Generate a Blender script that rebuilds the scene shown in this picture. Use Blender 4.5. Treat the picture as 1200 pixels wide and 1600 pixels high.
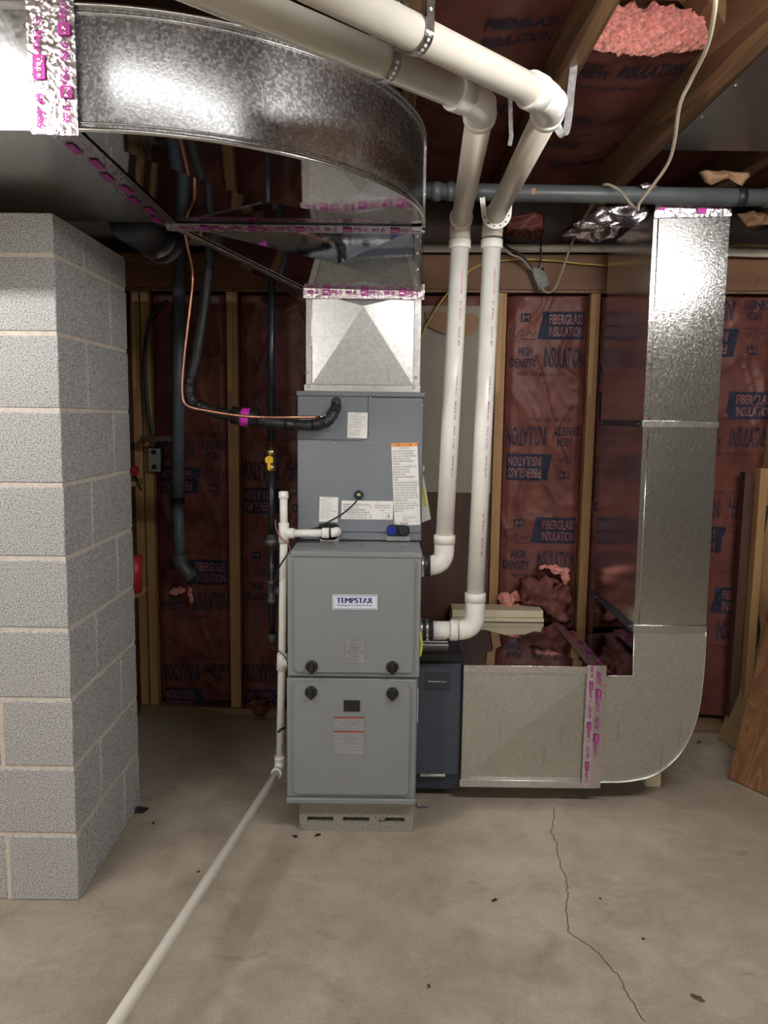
import bpy, bmesh, math, random
from mathutils import Vector, Matrix, noise
random.seed(7)
for o in list(bpy.data.objects): bpy.data.objects.remove(o)
SC = bpy.context.scene
COL = SC.collection
R = math.radians

# ------------------------------------------------------------------ camera
FPX, PIT, ROL, CZ = 1202.0, .1225, .0125, 1.415
cd = bpy.data.cameras.new('camera'); cam = bpy.data.objects.new('camera', cd); COL.objects.link(cam)
cd.sensor_fit = 'VERTICAL'; cd.sensor_height = 24; cd.lens = 24 * FPX / 1600; cd.clip_start = .02
_U = Vector((0, math.sin(PIT), math.cos(PIT))); _D = Vector((0, math.cos(PIT), -math.sin(PIT))); _X = Vector((1, 0, 0))
_r = _X * math.cos(ROL) + _U * math.sin(ROL); _u = -_X * math.sin(ROL) + _U * math.cos(ROL)
M4 = Matrix((_r, _u, -_D)).transposed().to_4x4(); M4.translation = (0, 0, CZ)
cam.matrix_world = M4; SC.camera = cam

# ------------------------------------------------------------------ world, lamps, exposure
w = bpy.data.worlds.new('world'); SC.world = w; w.use_nodes = True
w.node_tree.nodes['Background'].inputs[0].default_value = (.9, .93, 1, 1)
w.node_tree.nodes['Background'].inputs[1].default_value = .0
SC.view_settings.view_transform = 'Standard'; SC.view_settings.look = 'None'
SC.view_settings.gamma = 1; SC.view_settings.use_curve_mapping = False
SC.view_settings.exposure = 0.40
SC.cycles.max_bounces = 8; SC.cycles.glossy_bounces = 6; SC.cycles.diffuse_bounces = 4
SC.cycles.sample_clamp_indirect = 6.0; SC.cycles.use_denoising = True
SC.cycles.blur_glossy = .3

def lamp(name, loc, sx, sy, power, col=(1, .97, .93), rot=(0, 0, 0)):
    l = bpy.data.lights.new(name, 'AREA'); l.shape = 'RECTANGLE'; l.size = sx; l.size_y = sy; l.energy = power; l.color = col
    o = bpy.data.objects.new(name, l); COL.objects.link(o); o.location = loc; o.rotation_euler = rot
    return o
def fill_point(name, loc, r, power, col=(1, .97, .93)):
    l = bpy.data.lights.new(name, 'POINT'); l.shadow_soft_size = r; l.energy = power; l.color = col
    o = bpy.data.objects.new(name, l); COL.objects.link(o); o.location = loc
    return o
TUBES = [(-2.17, -.95, 1.22, 2.235), (.36, 1.62, 1.10, 2.165), (-.60, .06, 1.27, 2.228)]     # x0, x1, y, z of the two shop-light tubes (built below)
TUBE_STRENGTH = 120.0
fill_point('rear_fill_light', (-2.6, -3.2, 2.1), .06, 95); fill_point('rear_fill_light', (1.2, -3.3, 2.1), .06, 22)  # unseen fill lights, added to brighten the rear wall mirrored in the ducts

# ------------------------------------------------------------------ pixel helpers: turn a photo pixel into a point at a known depth / height
def ray(px, py):
    a, b = px - 600, py - 800
    c, s = math.cos(-ROL), math.sin(-ROL)
    a, b = a * c - b * s, a * s + b * c
    u = -b / FPX; c, s = math.cos(PIT), math.sin(PIT)
    return Vector((a / FPX, c + u * s, -s + u * c))
def at(px, py, Y): r = ray(px, py); return Vector((0, 0, CZ)) + r * (Y / r.y)
def atz(px, py, Z): r = ray(px, py); return Vector((0, 0, CZ)) + r * ((Z - CZ) / r.z)
def YW(x): return 3.46 - .045 * (x + .5)          # front of the stud wall, very slightly skewed
def atw(px, py, off=0):
    x = 0
    for i in range(4): p = at(px, py, YW(x) + off); x = p.x
    return p

# ------------------------------------------------------------------ materials
MATS = {}
def nmat(name):
    m = bpy.data.materials.new(name); m.use_nodes = True; nt = m.node_tree; b = nt.nodes['Principled BSDF']; MATS[name] = m
    return m, nt, b
def nd(nt, t, **k):
    n = nt.nodes.new(t)
    for a, v in k.items():
        if a in n.inputs: n.inputs[a].default_value = v
        else: setattr(n, a, v)
    return n
def ramp(nt, fac, stops):
    r = nt.nodes.new('ShaderNodeValToRGB'); e = r.color_ramp.elements
    while len(e) < len(stops): e.new(.5)
    for i, (p, c) in enumerate(stops): e[i].position = p; e[i].color = (*c, 1) if len(c) == 3 else c
    nt.links.new(fac, r.inputs[0]); return r.outputs[0]
def vec(nt, scale=(1, 1, 1), rot=(0, 0, 0), gen=False):
    tc = nt.nodes.new('ShaderNodeTexCoord'); mp = nt.nodes.new('ShaderNodeMapping'); mp.inputs['Scale'].default_value = scale; mp.inputs['Rotation'].default_value = rot
    nt.links.new(tc.outputs['Object'], mp.inputs[0]); return mp.outputs[0]
def noise_t(nt, v, scale, detail=4, rough=.5, dist=0):
    n = nd(nt, 'ShaderNodeTexNoise'); n.inputs['Scale'].default_value = scale; n.inputs['Detail'].default_value = detail
    n.inputs['Roughness'].default_value = rough; n.inputs['Distortion'].default_value = dist; nt.links.new(v, n.inputs['Vector']); return n.outputs['Fac']
def voro(nt, v, scale, out='Distance', feature='F1'):
    n = nd(nt, 'ShaderNodeTexVoronoi'); n.feature = feature; n.inputs['Scale'].default_value = scale; nt.links.new(v, n.inputs['Vector']); return n.outputs[out]
def mixc(nt, f, a, b, mode='MIX'):
    m = nt.nodes.new('ShaderNodeMix'); m.data_type = 'RGBA'; m.blend_type = mode
    for s, i in ((f, 0), (a, 6), (b, 7)):
        if hasattr(s, 'links'): nt.links.new(s, m.inputs[i])
        elif i == 0: m.inputs[0].default_value = s
        else: m.inputs[i].default_value = (*s, 1)
    return m.outputs[2]
def mathn(nt, op, a, b=0, c=0):
    m = nt.nodes.new('ShaderNodeMath'); m.operation = op
    for i, s in enumerate((a, b, c)):
        if hasattr(s, 'links'): nt.links.new(s, m.inputs[i])
        else: m.inputs[i].default_value = s
    return m.outputs[0]
def bump(nt, b, hs):
    prev = None
    for h, st, d in hs:
        n = nt.nodes.new('ShaderNodeBump'); n.inputs['Strength'].default_value = st; n.inputs['Distance'].default_value = d
        nt.links.new(h, n.inputs['Height'])
        if prev: nt.links.new(prev, n.inputs['Normal'])
        prev = n.outputs[0]
    nt.links.new(prev, b.inputs['Normal'])
def plain(name, c, rough=.5, metal=0, var=.12, scale=30, bmp=0, coat=0):
    m, nt, b = nmat(name); v = vec(nt); n = noise_t(nt, v, scale, 5)
    lo = tuple(x * (1 - var) for x in c); hi = tuple(min(1, x * (1 + var)) for x in c)
    nt.links.new(ramp(nt, n, [(.3, lo), (.7, hi)]), b.inputs['Base Color'])
    b.inputs['Roughness'].default_value = rough; b.inputs['Metallic'].default_value = metal
    if bmp: bump(nt, b, [(n, bmp, .002)])
    if coat: b.inputs['Coat Weight'].default_value = coat
    return m
def galv(name, base=(.56, .57, .57), r0=.16, r1=.30, sp=.35, wave=.12, spscale=110, stain=0):
    m, nt, b = nmat(name); v = vec(nt)
    vc = nd(nt, 'ShaderNodeTexVoronoi'); vc.inputs['Scale'].default_value = spscale; nt.links.new(v, vc.inputs['Vector'])
    n1 = noise_t(nt, v, spscale * .8, 2)
    rr = mathn(nt, 'MULTIPLY_ADD', n1, (r1 - r0) * 1.6, r0 - .08)
    nt.links.new(rr, b.inputs['Roughness'])
    blot = noise_t(nt, v, 4, 3)
    c1 = ramp(nt, vc.outputs['Color'], [(.0, tuple(x * .86 for x in base)), (1, tuple(min(1, x * 1.14) for x in base))])
    c2 = mixc(nt, mathn(nt, 'MULTIPLY', blot, .3), c1, tuple(x * .8 for x in base))
    if stain:
        vs = vec(nt, (26, 26, 3)); s = noise_t(nt, vs, 1, 2)
        c2 = mixc(nt, ramp(nt, s, [(.68, (0, 0, 0)), (.72, (.5, .5, .5))]), c2, (.42, .42, .41))
    nt.links.new(c2, b.inputs['Base Color'])
    b.inputs['Metallic'].default_value = 1
    bump(nt, b, [(noise_t(nt, v, 2.2, 1), wave, .02), (vc.outputs['Distance'], sp * .12, .002), (n1, sp * .25, .0008)])
    return m
galv('galv', sp=.22, r0=.2, r1=.32)
galv('galv_riser', base=(.68, .68, .67), sp=.75, r0=.10, r1=.27, wave=.04, spscale=150)
galv('galv_panning', base=(.40, .40, .40), sp=.1, r0=.38, r1=.45, wave=.05)
galv('galv_satin', base=(.58, .59, .59), sp=.12, r0=.36, r1=.42, wave=.05)
galv('galv_dull', base=(.60, .60, .55), r0=.42, r1=.55, sp=.3, wave=.1, spscale=160, stain=1)
galv('galv_curved', base=(.66, .68, .70), r0=.20, r1=.38, sp=.5, wave=.04, spscale=170)
galv('galv_mirror', base=(.55, .56, .58), r0=.09, r1=.15, sp=.1, wave=.12)
galv('galv_edge', base=(.75, .76, .76), r0=.22, r1=.34, sp=.2, wave=.1)
def foil():
    m, nt, b = nmat('foil'); v = vec(nt); b.inputs['Metallic'].default_value = .95; b.inputs['Roughness'].default_value = .22
    b.inputs['Base Color'].default_value = (.72, .66, .70, 1)
    bump(nt, b, [(voro(nt, v, 90), .35, .004), (noise_t(nt, v, 110, 4, .6, 1.5), .35, .003)])
foil()
plain('magenta_ink', (.42, .035, .28), .4, .3, .2)
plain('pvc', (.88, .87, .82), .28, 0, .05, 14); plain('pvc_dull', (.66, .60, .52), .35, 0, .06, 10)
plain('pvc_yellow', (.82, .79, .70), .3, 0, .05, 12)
plain('grey_pipe', (.085, .097, .10), .4, 0, .18, 12); plain('blue_grey_pipe', (.12, .15, .19), .42, 0, .2, 9)
plain('furnace_grey', (.235, .25, .26), .36, 0, .03, 6, coat=.15); plain('furnace_dark_edge', (.10, .11, .12), .4)
plain('coil_grey', (.185, .205, .235), .40, 0, .05, 5, coat=.1); plain('slate', (.055, .07, .095), .42, 0, .1, 9)
plain('slate_dark', (.035, .043, .06), .4); plain('black_plastic', (.012, .012, .013), .35); plain('black_rubber', (.014, .015, .018), .5, 0, .3, 60, .3)
plain('black_iron', (.018, .021, .028), .32, .2, .5, 40, .3); plain('iron_fitting', (.10, .105, .10), .5, .6, .3, 50, .3)
plain('copper', (.50, .25, .17), .3, 1, .2, 20); plain('brass', (.60, .47, .26), .32, 1, .15, 40)
plain('yellow_paint', (.75, .47, .02), .4); plain('yellow_cable', (.50, .38, .08), .5); plain('cream_cable', (.60, .53, .42), .45, 0, .12, 14)
plain('grey_cable', (.33, .29, .24), .5); plain('blue_cap', (.01, .02, .25), .35); plain('steel', (.62, .62, .60), .28, 1, .15, 60); plain('screw', (.85, .85, .85), .2, 1, .05)
plain('white_label', (.86, .86, .84), .5, 0, .03); plain('grey_label', (.30, .31, .31), .5, 0, .05); plain('black_ink', (.02, .02, .022), .5)
plain('grey_ink', (.16, .17, .18), .5); plain('navy_ink', (.006, .010, .16), .75); plain('red_ink', (.35, .04, .03), .5); plain('orange_ink', (.80, .33, .10), .5)
plain('white_ink', (.8, .8, .8), .5); plain('badge_white', (.80, .82, .92), .35, 0, .02); plain('magenta_band', (.55, .03, .42), .45); plain('yellow_card', (.75, .72, .05), .5)
plain('wire_red', (.30, .10, .09), .5); plain('box_grey', (.24, .25, .23), .45, .3, .3, 60); plain('pink_fluff', (.72, .30, .26), .95, 0, .4, 90, 1.0)
plain('panel_beige', (.30, .265, .215), .7, 0, .05, 4); plain('cream_board', (.62, .54, .38), .6, 0, .1, 8); plain('drywall', (.48, .43, .34), .8)
plain('red_plastic', (.4, .02, .03), .4); plain('brown_paper', (.30, .17, .09), .7, 0, .2, 10); plain('facing_ink', (.012, .015, .042), .75, 0, .3, 30)
plain('facing_knock', (.25, .085, .07), .45); plain('clear_plastic', (.30, .34, .33), .2, 0, .3, 20); plain('clear_strap', (.62, .62, .64), .25, .4, .25, 90, .8); plain('dark_rag', (.014, .013, .016), .7, 0, .4, 60)
plain('dirt', (.10, .065, .045), .85, 0, .4, 60); plain('white_paint', (.68, .66, .62), .8, 0, .05, 3); plain('basement_paint', (.20, .19, .17), .8, 0, .06, 3); plain('magenta_faint', (.50, .27, .34), .4)
def wood(name, a, b_, sc=1.0, axis='Z', rough=.6, rings=7):
    m, nt, b = nmat(name)
    k = {'Z': (1, 1, .06), 'Y': (1, .06, 1), 'X': (.06, 1, 1)}[axis]
    v = vec(nt, tuple(x * sc for x in k))
    n = noise_t(nt, v, 4, 3, .5, .6)
    wv = mathn(nt, 'FRACT', mathn(nt, 'MULTIPLY', n, rings))
    f = noise_t(nt, v, 90, 4, .6)
    g = mathn(nt, 'ADD', mathn(nt, 'MULTIPLY', wv, .55), mathn(nt, 'MULTIPLY', f, .5))
    c = ramp(nt, g, [(.15, a), (.85, b_)])
    kn = voro(nt, vec(nt, tuple(x * 3 for x in (1, 1, .45))), 2.2)
    c = mixc(nt, ramp(nt, kn, [(.02, (1, 1, 1)), (.07, (0, 0, 0))]), c, (a[0] * .3, a[1] * .3, a[2] * .3))
    nt.links.new(c, b.inputs['Base Color']); b.inputs['Roughness'].default_value = rough
    bump(nt, b, [(g, .15, .001)])
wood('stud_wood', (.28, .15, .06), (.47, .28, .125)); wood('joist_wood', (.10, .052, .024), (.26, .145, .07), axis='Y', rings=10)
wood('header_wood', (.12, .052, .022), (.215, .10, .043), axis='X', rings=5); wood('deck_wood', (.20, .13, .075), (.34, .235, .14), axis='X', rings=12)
wood('door_ply', (.13, .055, .022), (.26, .125, .055), sc=1.4, rings=9); wood('tan_board', (.27, .17, .08), (.35, .235, .12), rings=3)
wood('panel_brown', (.045, .018, .012), (.085, .035, .022), sc=1.2, rings=6); wood('plate_wood', (.16, .10, .055), (.28, .18, .10), axis='X')
def concrete_floor():
    m, nt, b = nmat('concrete_floor'); v = vec(nt)
    big = noise_t(nt, v, 1.6, 5, .55, .3); mid = noise_t(nt, v, 7, 6, .65, .4); fine = noise_t(nt, v, 140, 3, .6)
    c = ramp(nt, mid, [(.3, (.315, .265, .21)), (.5, (.43, .37, .30)), (.7, (.54, .47, .39))])
    c = mixc(nt, ramp(nt, big, [(.38, (.55, .55, .55)), (.62, (0, 0, 0))]), c, (.33, .285, .215))
    smear = noise_t(nt, vec(nt, (2, 6, 1), (0, 0, .3)), 2.2, 4, .6, .6)
    c = mixc(nt, ramp(nt, smear, [(.60, (0, 0, 0)), (.74, (.55, .55, .55))]), c, (.52, .48, .42))
    c = mixc(nt, ramp(nt, noise_t(nt, vec(nt, (3, 7, 1), (0, 0, -.2)), 2.6, 3, .6), [(.66, (0, 0, 0)), (.74, (.45, .45, .45))]), c, (.20, .165, .135))
    c = mixc(nt, ramp(nt, voro(nt, v, 34), [(.03, (.6, .6, .6)), (.05, (0, 0, 0))]), c, (.62, .59, .53))
    c = mixc(nt, ramp(nt, voro(nt, vec(nt, (1, 1.5, 1), (0, 0, 1)), 15), [(.022, (.75, .75, .75)), (.04, (0, 0, 0))]), c, (.10, .08, .065))
    c = mixc(nt, .18, c, ramp(nt, fine, [(.3, (.2, .2, .2)), (.7, (.8, .78, .75))]), 'OVERLAY')
    nt.links.new(c, b.inputs['Base Color']); nt.links.new(ramp(nt, mid, [(.3, (.38, .38, .38)), (.7, (.6, .6, .6))]), b.inputs['Roughness'])
    bump(nt, b, [(mid, .15, .004), (fine, .25, .001)])
concrete_floor()
def cmu(name, lo, hi, pit=.12):
    m, nt, b = nmat(name); v = vec(nt)
    f = noise_t(nt, v, 230, 3, .75); g = noise_t(nt, v, 5, 3)
    c = ramp(nt, f, [(.36, tuple(x * pit for x in lo)), (.45, lo), (.62, hi)])
    c = mixc(nt, mathn(nt, 'MULTIPLY', g, .35), c, tuple(x * .6 for x in hi))
    nt.links.new(c, b.inputs['Base Color']); b.inputs['Roughness'].default_value = .95
    bump(nt, b, [(f, .6, .003)])
cmu('block_face', (.38, .38, .38), (.72, .72, .72), .15); cmu('block_small', (.24, .23, .18), (.42, .40, .33), .5); plain('mortar', (.66, .60, .53), .95, 0, .12, 60, .5)
def kraft():
    m, nt, b = nmat('kraft_facing'); v = vec(nt)
    n = noise_t(nt, v, 6, 5, .6, .8)
    nt.links.new(ramp(nt, n, [(.3, (.105, .032, .027)), (.7, (.20, .070, .056))]), b.inputs['Base Color'])
    b.inputs['Roughness'].default_value = .42; b.inputs['Specular IOR Level'].default_value = .22
    bump(nt, b, [(noise_t(nt, v, 9, 3, .5, 1.4), .22, .010), (noise_t(nt, vec(nt, (1, 1, .3), (0, .6, 0)), 30, 3, .5, 1), .08, .003)])
kraft()
m, nt, b = nmat('dark_sheathing'); b.inputs['Base Color'].default_value = (.03, .018, .015, 1); b.inputs['Roughness'].default_value = .9
nt.links.new(ramp(nt, noise_t(nt, vec(nt), 10, 4), [(.3, (.02, .012, .01)), (.7, (.045, .028, .022))]), b.inputs['Base Color'])

# ------------------------------------------------------------------ mesh helpers
class MB:
    def __init__(s): s.bm = bmesh.new(); s.mats = []; s.mi = 0
    def m(s, name):
        if name not in s.mats: s.mats.append(name)
        s.mi = s.mats.index(name); return s
    def _tag(s, fs, smooth=False):
        for f in fs: f.material_index = s.mi; f.smooth = smooth
    def face(s, pts, smooth=False):
        vs = [s.bm.verts.new(p) for p in pts]; f = s.bm.faces.new(vs); s._tag([f], smooth); return s
    def box(s, lo, hi, bev=0, seg=2, mat=None):
        lo = Vector(lo); hi = Vector(hi)
        g = bmesh.ops.create_cube(s.bm, size=1)
        for v in g['verts']: v.co = Vector(((lo.x + hi.x) / 2 + v.co.x * (hi.x - lo.x), (lo.y + hi.y) / 2 + v.co.y * (hi.y - lo.y), (lo.z + hi.z) / 2 + v.co.z * (hi.z - lo.z)))
        if mat: 
            for v in g['verts']: v.co = mat @ v.co
        fs = {f for v in g['verts'] for f in v.link_faces}
        s._tag(fs)
        if bev:
            es = list({e for f in fs for e in f.edges})
            r = bmesh.ops.bevel(s.bm, geom=es, offset=bev, segments=seg, affect='EDGES', profile=.5)
            s._tag(r['faces'], True)
            for f in r['faces']: f.smooth = True
        return s
    def hexa(s, p):
        # p: 8 points, first 4 = front loop, last 4 = back loop (same order)
        vs = [s.bm.verts.new(q) for q in p]
        fs = [(0, 1, 2, 3), (7, 6, 5, 4), (0, 4, 5, 1), (1, 5, 6, 2), (2, 6, 7, 3), (3, 7, 4, 0)]
        s._tag([s.bm.faces.new([vs[i] for i in f]) for f in fs]); return s
    def prism(s, pts, d, bev=0):
        # pts: closed polygon (Vectors), extruded along vector d
        d = Vector(d); a = [s.bm.verts.new(p) for p in pts]; b = [s.bm.verts.new(Vector(p) + d) for p in pts]; n = len(pts)
        fs = [s.bm.faces.new(a), s.bm.faces.new(b[::-1])] + [s.bm.faces.new((a[i], b[i], b[(i + 1) % n], a[(i + 1) % n])) for i in range(n)]
        s._tag(fs)
        if bev:
            r = bmesh.ops.bevel(s.bm, geom=list({e for f in fs for e in f.edges}), offset=bev, segments=2, affect='EDGES'); s._tag(r['faces'], True)
        return s
    def tube(s, path, r, seg=16, cap=True, smooth=True):
        path = [Vector(p) for p in path]; n = len(path)
        rs = r if isinstance(r, (list, tuple)) else [r] * n
        rings = []; t0 = (path[1] - path[0]).normalized()
        up = Vector((0, 0, 1)) if abs(t0.z) < .9 else Vector((0, 1, 0))
        x = t0.cross(up).normalized(); prev = t0
        for i, p in enumerate(path):
            if i == 0: t = t0
            elif i == n - 1: t = (path[-1] - path[-2]).normalized()
            else:
                t = ((path[i + 1] - p).normalized() + (p - path[i - 1]).normalized())
                t = t.normalized() if t.length > 1e-6 else prev
            q = prev.rotation_difference(t); x = (q @ x).normalized(); x = (x - t * x.dot(t)).normalized(); y = t.cross(x); prev = t
            rings.append([s.bm.verts.new(p + (x * math.cos(a) + y * math.sin(a)) * rs[i]) for a in (2 * math.pi * k / seg for k in range(seg))])
        for i in range(n - 1):
            for k in range(seg):
                f = s.bm.faces.new((rings[i][k], rings[i][(k + 1) % seg], rings[i + 1][(k + 1) % seg], rings[i + 1][k])); s._tag([f], smooth)
        if cap:
            s._tag([s.bm.faces.new(rings[0][::-1]), s.bm.faces.new(rings[-1])])
        return s
    def cyl(s, a, b_, r, seg=20): return s.tube([a, b_], r, seg)
    def sph(s, c, r, sub=2, sc=(1, 1, 1)):
        g = bmesh.ops.create_icosphere(s.bm, subdivisions=sub, radius=r)
        for v in g['verts']: v.co = Vector(c) + Vector((v.co.x * sc[0], v.co.y * sc[1], v.co.z * sc[2]))
        s._tag({f for v in g['verts'] for f in v.link_faces}, True); return s
    def strip(s, path, nrm, width, thick=.001):
        # flat ribbon along path; nrm = normal(s); centred
        path = [Vector(p) for p in path]; n = len(path); rows = []
        for i, p in enumerate(path):
            t = (path[min(i + 1, n - 1)] - path[max(i - 1, 0)]).normalized()
            N = Vector(nrm(i) if callable(nrm) else nrm).normalized(); wv = t.cross(N).normalized() * width / 2
            rows.append([s.bm.verts.new(q) for q in (p - wv, p + wv, p + wv + N * thick, p - wv + N * thick)])
        for i in range(n - 1):
            for k in range(4):
                s._tag([s.bm.faces.new((rows[i][k], rows[i][(k + 1) % 4], rows[i + 1][(k + 1) % 4], rows[i + 1][k]))])
        s._tag([s.bm.faces.new(rows[0]), s.bm.faces.new(rows[-1][::-1])]); return s
ORG = {}
def obj(name, mb, parent=None, mat=None, auto=35):
    bm = mb.bm; bmesh.ops.recalc_face_normals(bm, faces=bm.faces)
    if not bm.verts: return None
    xs = [v.co for v in bm.verts]
    o0 = Vector(((min(v.x for v in xs) + max(v.x for v in xs)) / 2, (min(v.y for v in xs) + max(v.y for v in xs)) / 2, min(v.z for v in xs)))
    for v in bm.verts: v.co -= o0
    me = bpy.data.meshes.new(name); bm.to_mesh(me); bm.free()
    for n in (mb.mats if mb.mats else [mat]): me.materials.append(MATS[n])
    o = bpy.data.objects.new(name, me); COL.objects.link(o); ORG[o] = o0
    if parent: o.parent = parent; o.location = o0 - ORG[parent]
    else: o.location = o0
    return o
def tag(o, label=None, cat=None, group=None, kind=None):
    if label: o['label'] = label
    if cat: o['category'] = cat
    if group: o['group'] = group
    if kind: o['kind'] = kind
    return o
def thing(name, label, cat, loc=(0, 0, 0), group=None):
    o = bpy.data.objects.new(name, None); COL.objects.link(o); o.empty_display_size = .05
    o.location = loc; ORG[o] = Vector(loc); return tag(o, label, cat, group)
def new(mat): return MB().m(mat)
def spline(pts, n=8):
    pts = [Vector(p) for p in pts]; out = []; P = [pts[0] * 2 - pts[1]] + pts + [pts[-1] * 2 - pts[-2]]
    for i in range(1, len(P) - 2):
        for k in range(n):
            t = k / n; a, b, c, d = P[i - 1], P[i], P[i + 1], P[i + 2]
            out.append(.5 * ((2 * b) + (c - a) * t + (2 * a - 5 * b + 4 * c - d) * t * t + (3 * b - a - 3 * c + d) * t ** 3))
    return out + [pts[-1]]
def bend(p0, p1, p2, r, n=8):
    # rounded corner path p0 -> p1 -> p2 with radius about r
    p0, p1, p2 = Vector(p0), Vector(p1), Vector(p2); a = p1 + (p0 - p1).normalized() * r; b = p1 + (p2 - p1).normalized() * r
    return [a * (1 - t) ** 2 + p1 * 2 * t * (1 - t) + b * t * t for t in (k / n for k in range(n + 1))]
TXC = {}
def text_mesh(s, bold=0.0):
    k = (s, bold)
    if k in TXC: return TXC[k]
    cu = bpy.data.curves.new('lettering', 'FONT'); cu.body = s; cu.size = 1; cu.resolution_u = 2; cu.offset = bold
    ob = bpy.data.objects.new('lettering', cu); me = bpy.data.meshes.new_from_object(ob)
    vs = [v.co.copy() for v in me.vertices]; fs = [list(p.vertices) for p in me.polygons]
    bpy.data.objects.remove(ob); bpy.data.curves.remove(cu); bpy.data.meshes.remove(me)
    x0 = min(v.x for v in vs); x1 = max(v.x for v in vs); y0 = min(v.y for v in vs); y1 = max(v.y for v in vs)
    vs = [((v.x - x0) / (x1 - x0), (v.y - y0) / (y1 - y0)) for v in vs]
    TXC[k] = (vs, fs); return TXC[k]
def text(mb, s, o, ux, uy, bold=.0, warp=None, cut=0):
    # lettering fitted in the box o + a*ux + b*uy (0..1); lies flat in that plane
    vs, fs = text_mesh(s, bold); o, ux, uy = Vector(o), Vector(ux), Vector(uy)
    bm = bmesh.new(); vv = [bm.verts.new((a * ux.length, b * uy.length, 0)) for a, b in vs]
    for f in fs:
        try: bm.faces.new([vv[i] for i in f])
        except ValueError: pass
    if cut:
        x = cut
        while x < ux.length: bmesh.ops.bisect_plane(bm, geom=bm.verts[:] + bm.edges[:] + bm.faces[:], plane_co=(x, 0, 0), plane_no=(1, 0, 0)); x += cut
        x = cut
        while x < uy.length: bmesh.ops.bisect_plane(bm, geom=bm.verts[:] + bm.edges[:] + bm.faces[:], plane_co=(0, x, 0), plane_no=(0, 1, 0)); x += cut
    X, Y = ux.normalized(), uy.normalized(); mp = {}
    for v in bm.verts:
        p = o + X * v.co.x + Y * v.co.y
        mp[v] = mb.bm.verts.new(warp(p) if warp else p)
    for f in bm.faces:
        try: mb._tag([mb.bm.faces.new([mp[v] for v in f.verts])])
        except ValueError: pass
    bm.free(); return mb
def quad(mb, o, ux, uy, warp=None, cut=0):
    o, ux, uy = Vector(o), Vector(ux), Vector(uy)
    nx = max(1, int(ux.length / cut)) if cut else 1; ny = max(1, int(uy.length / cut)) if cut else 1
    g = [[mb.bm.verts.new((warp or (lambda p: p))(o + ux * i / nx + uy * j / ny)) for i in range(nx + 1)] for j in range(ny + 1)]
    for j in range(ny):
        for i in range(nx): mb._tag([mb.bm.faces.new((g[j][i], g[j][i + 1], g[j + 1][i + 1], g[j + 1][i]))])
    return mb
def rrect(x0, x1, z0, z1, r, y, n=5):
    pts = []
    for cx, cz, a0 in ((x1 - r, z1 - r, 0), (x0 + r, z1 - r, 90), (x0 + r, z0 + r, 180), (x1 - r, z0 + r, 270)):
        for k in range(n + 1):
            a = R(a0 + 90 * k / n); pts.append(Vector((cx + r * math.cos(a), y, cz + r * math.sin(a))))
    return pts
def scr(mb, p, d=(0, -1, 0), r=.0042, h=.003):
    p = Vector(p); d = Vector(d).normalized(); return mb.tube([p, p + d * h * .5, p + d * h], [r, r, r * .6], 8)

# ================================================================== SETTING
o = obj('floor', new('concrete_floor').box((-4, -4, -.1), (3.2, 4.2, 0))); tag(o, kind='structure')
o = obj('ceiling', new('deck_wood').box((-4, -4, 2.505), (3.2, 4.2, 2.53))); tag(o, kind='structure')
for nm, lo, hi, mt in (('wall_back', (-4, 3.60, 0), (3.2, 3.7, 2.505), 'dark_sheathing'), ('wall_left', (-4.1, -4, 0), (-4, 4.2, 2.505), 'basement_paint'),
                       ('wall_right', (3.2, -4, 0), (3.3, 4.2, 2.505), 'basement_paint'), ('wall_front', (-4, -4.1, 0), (3.2, -4, 2.505), 'white_paint')):
    tag(obj(nm, new(mt).box(lo, hi)), kind='structure')

# ceiling joists, 16 inch spacing, running away from the camera
JB = 2.27
JX = [.873 + .4 * k for k in range(-9, 6)]
place = {2: 'above the lit sheet metal panning at the right edge', 1: 'at the top right with the loose white cable hanging below it', 0: 'whose end shows left of the pink insulation', -1: 'in the dark above the white vent pipes'}
for i, x in enumerate(JX):
    k = i - 9
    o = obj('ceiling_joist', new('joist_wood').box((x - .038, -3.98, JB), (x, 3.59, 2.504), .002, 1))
    if k == 0: lb = 'dark brown ceiling joist at top right, its edge nailed against the grey sheet metal'
    elif k == -1: lb = 'brown ceiling joist just right of the vent pipe elbow, left of the pink insulation'
    elif k == -2: lb = 'shadowed ceiling joist above the two white vent pipes'
    elif k == 1: lb = 'ceiling joist hidden above the sheet metal at the top right corner'
    elif k == -3: lb = 'ceiling joist in the dark just behind the curved duct elbow'
    else: lb = 'wooden ceiling joist out in the dark above the ductwork'
    tag(o, lb, 'joist', 'ceiling joists running towards the back wall')

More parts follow.
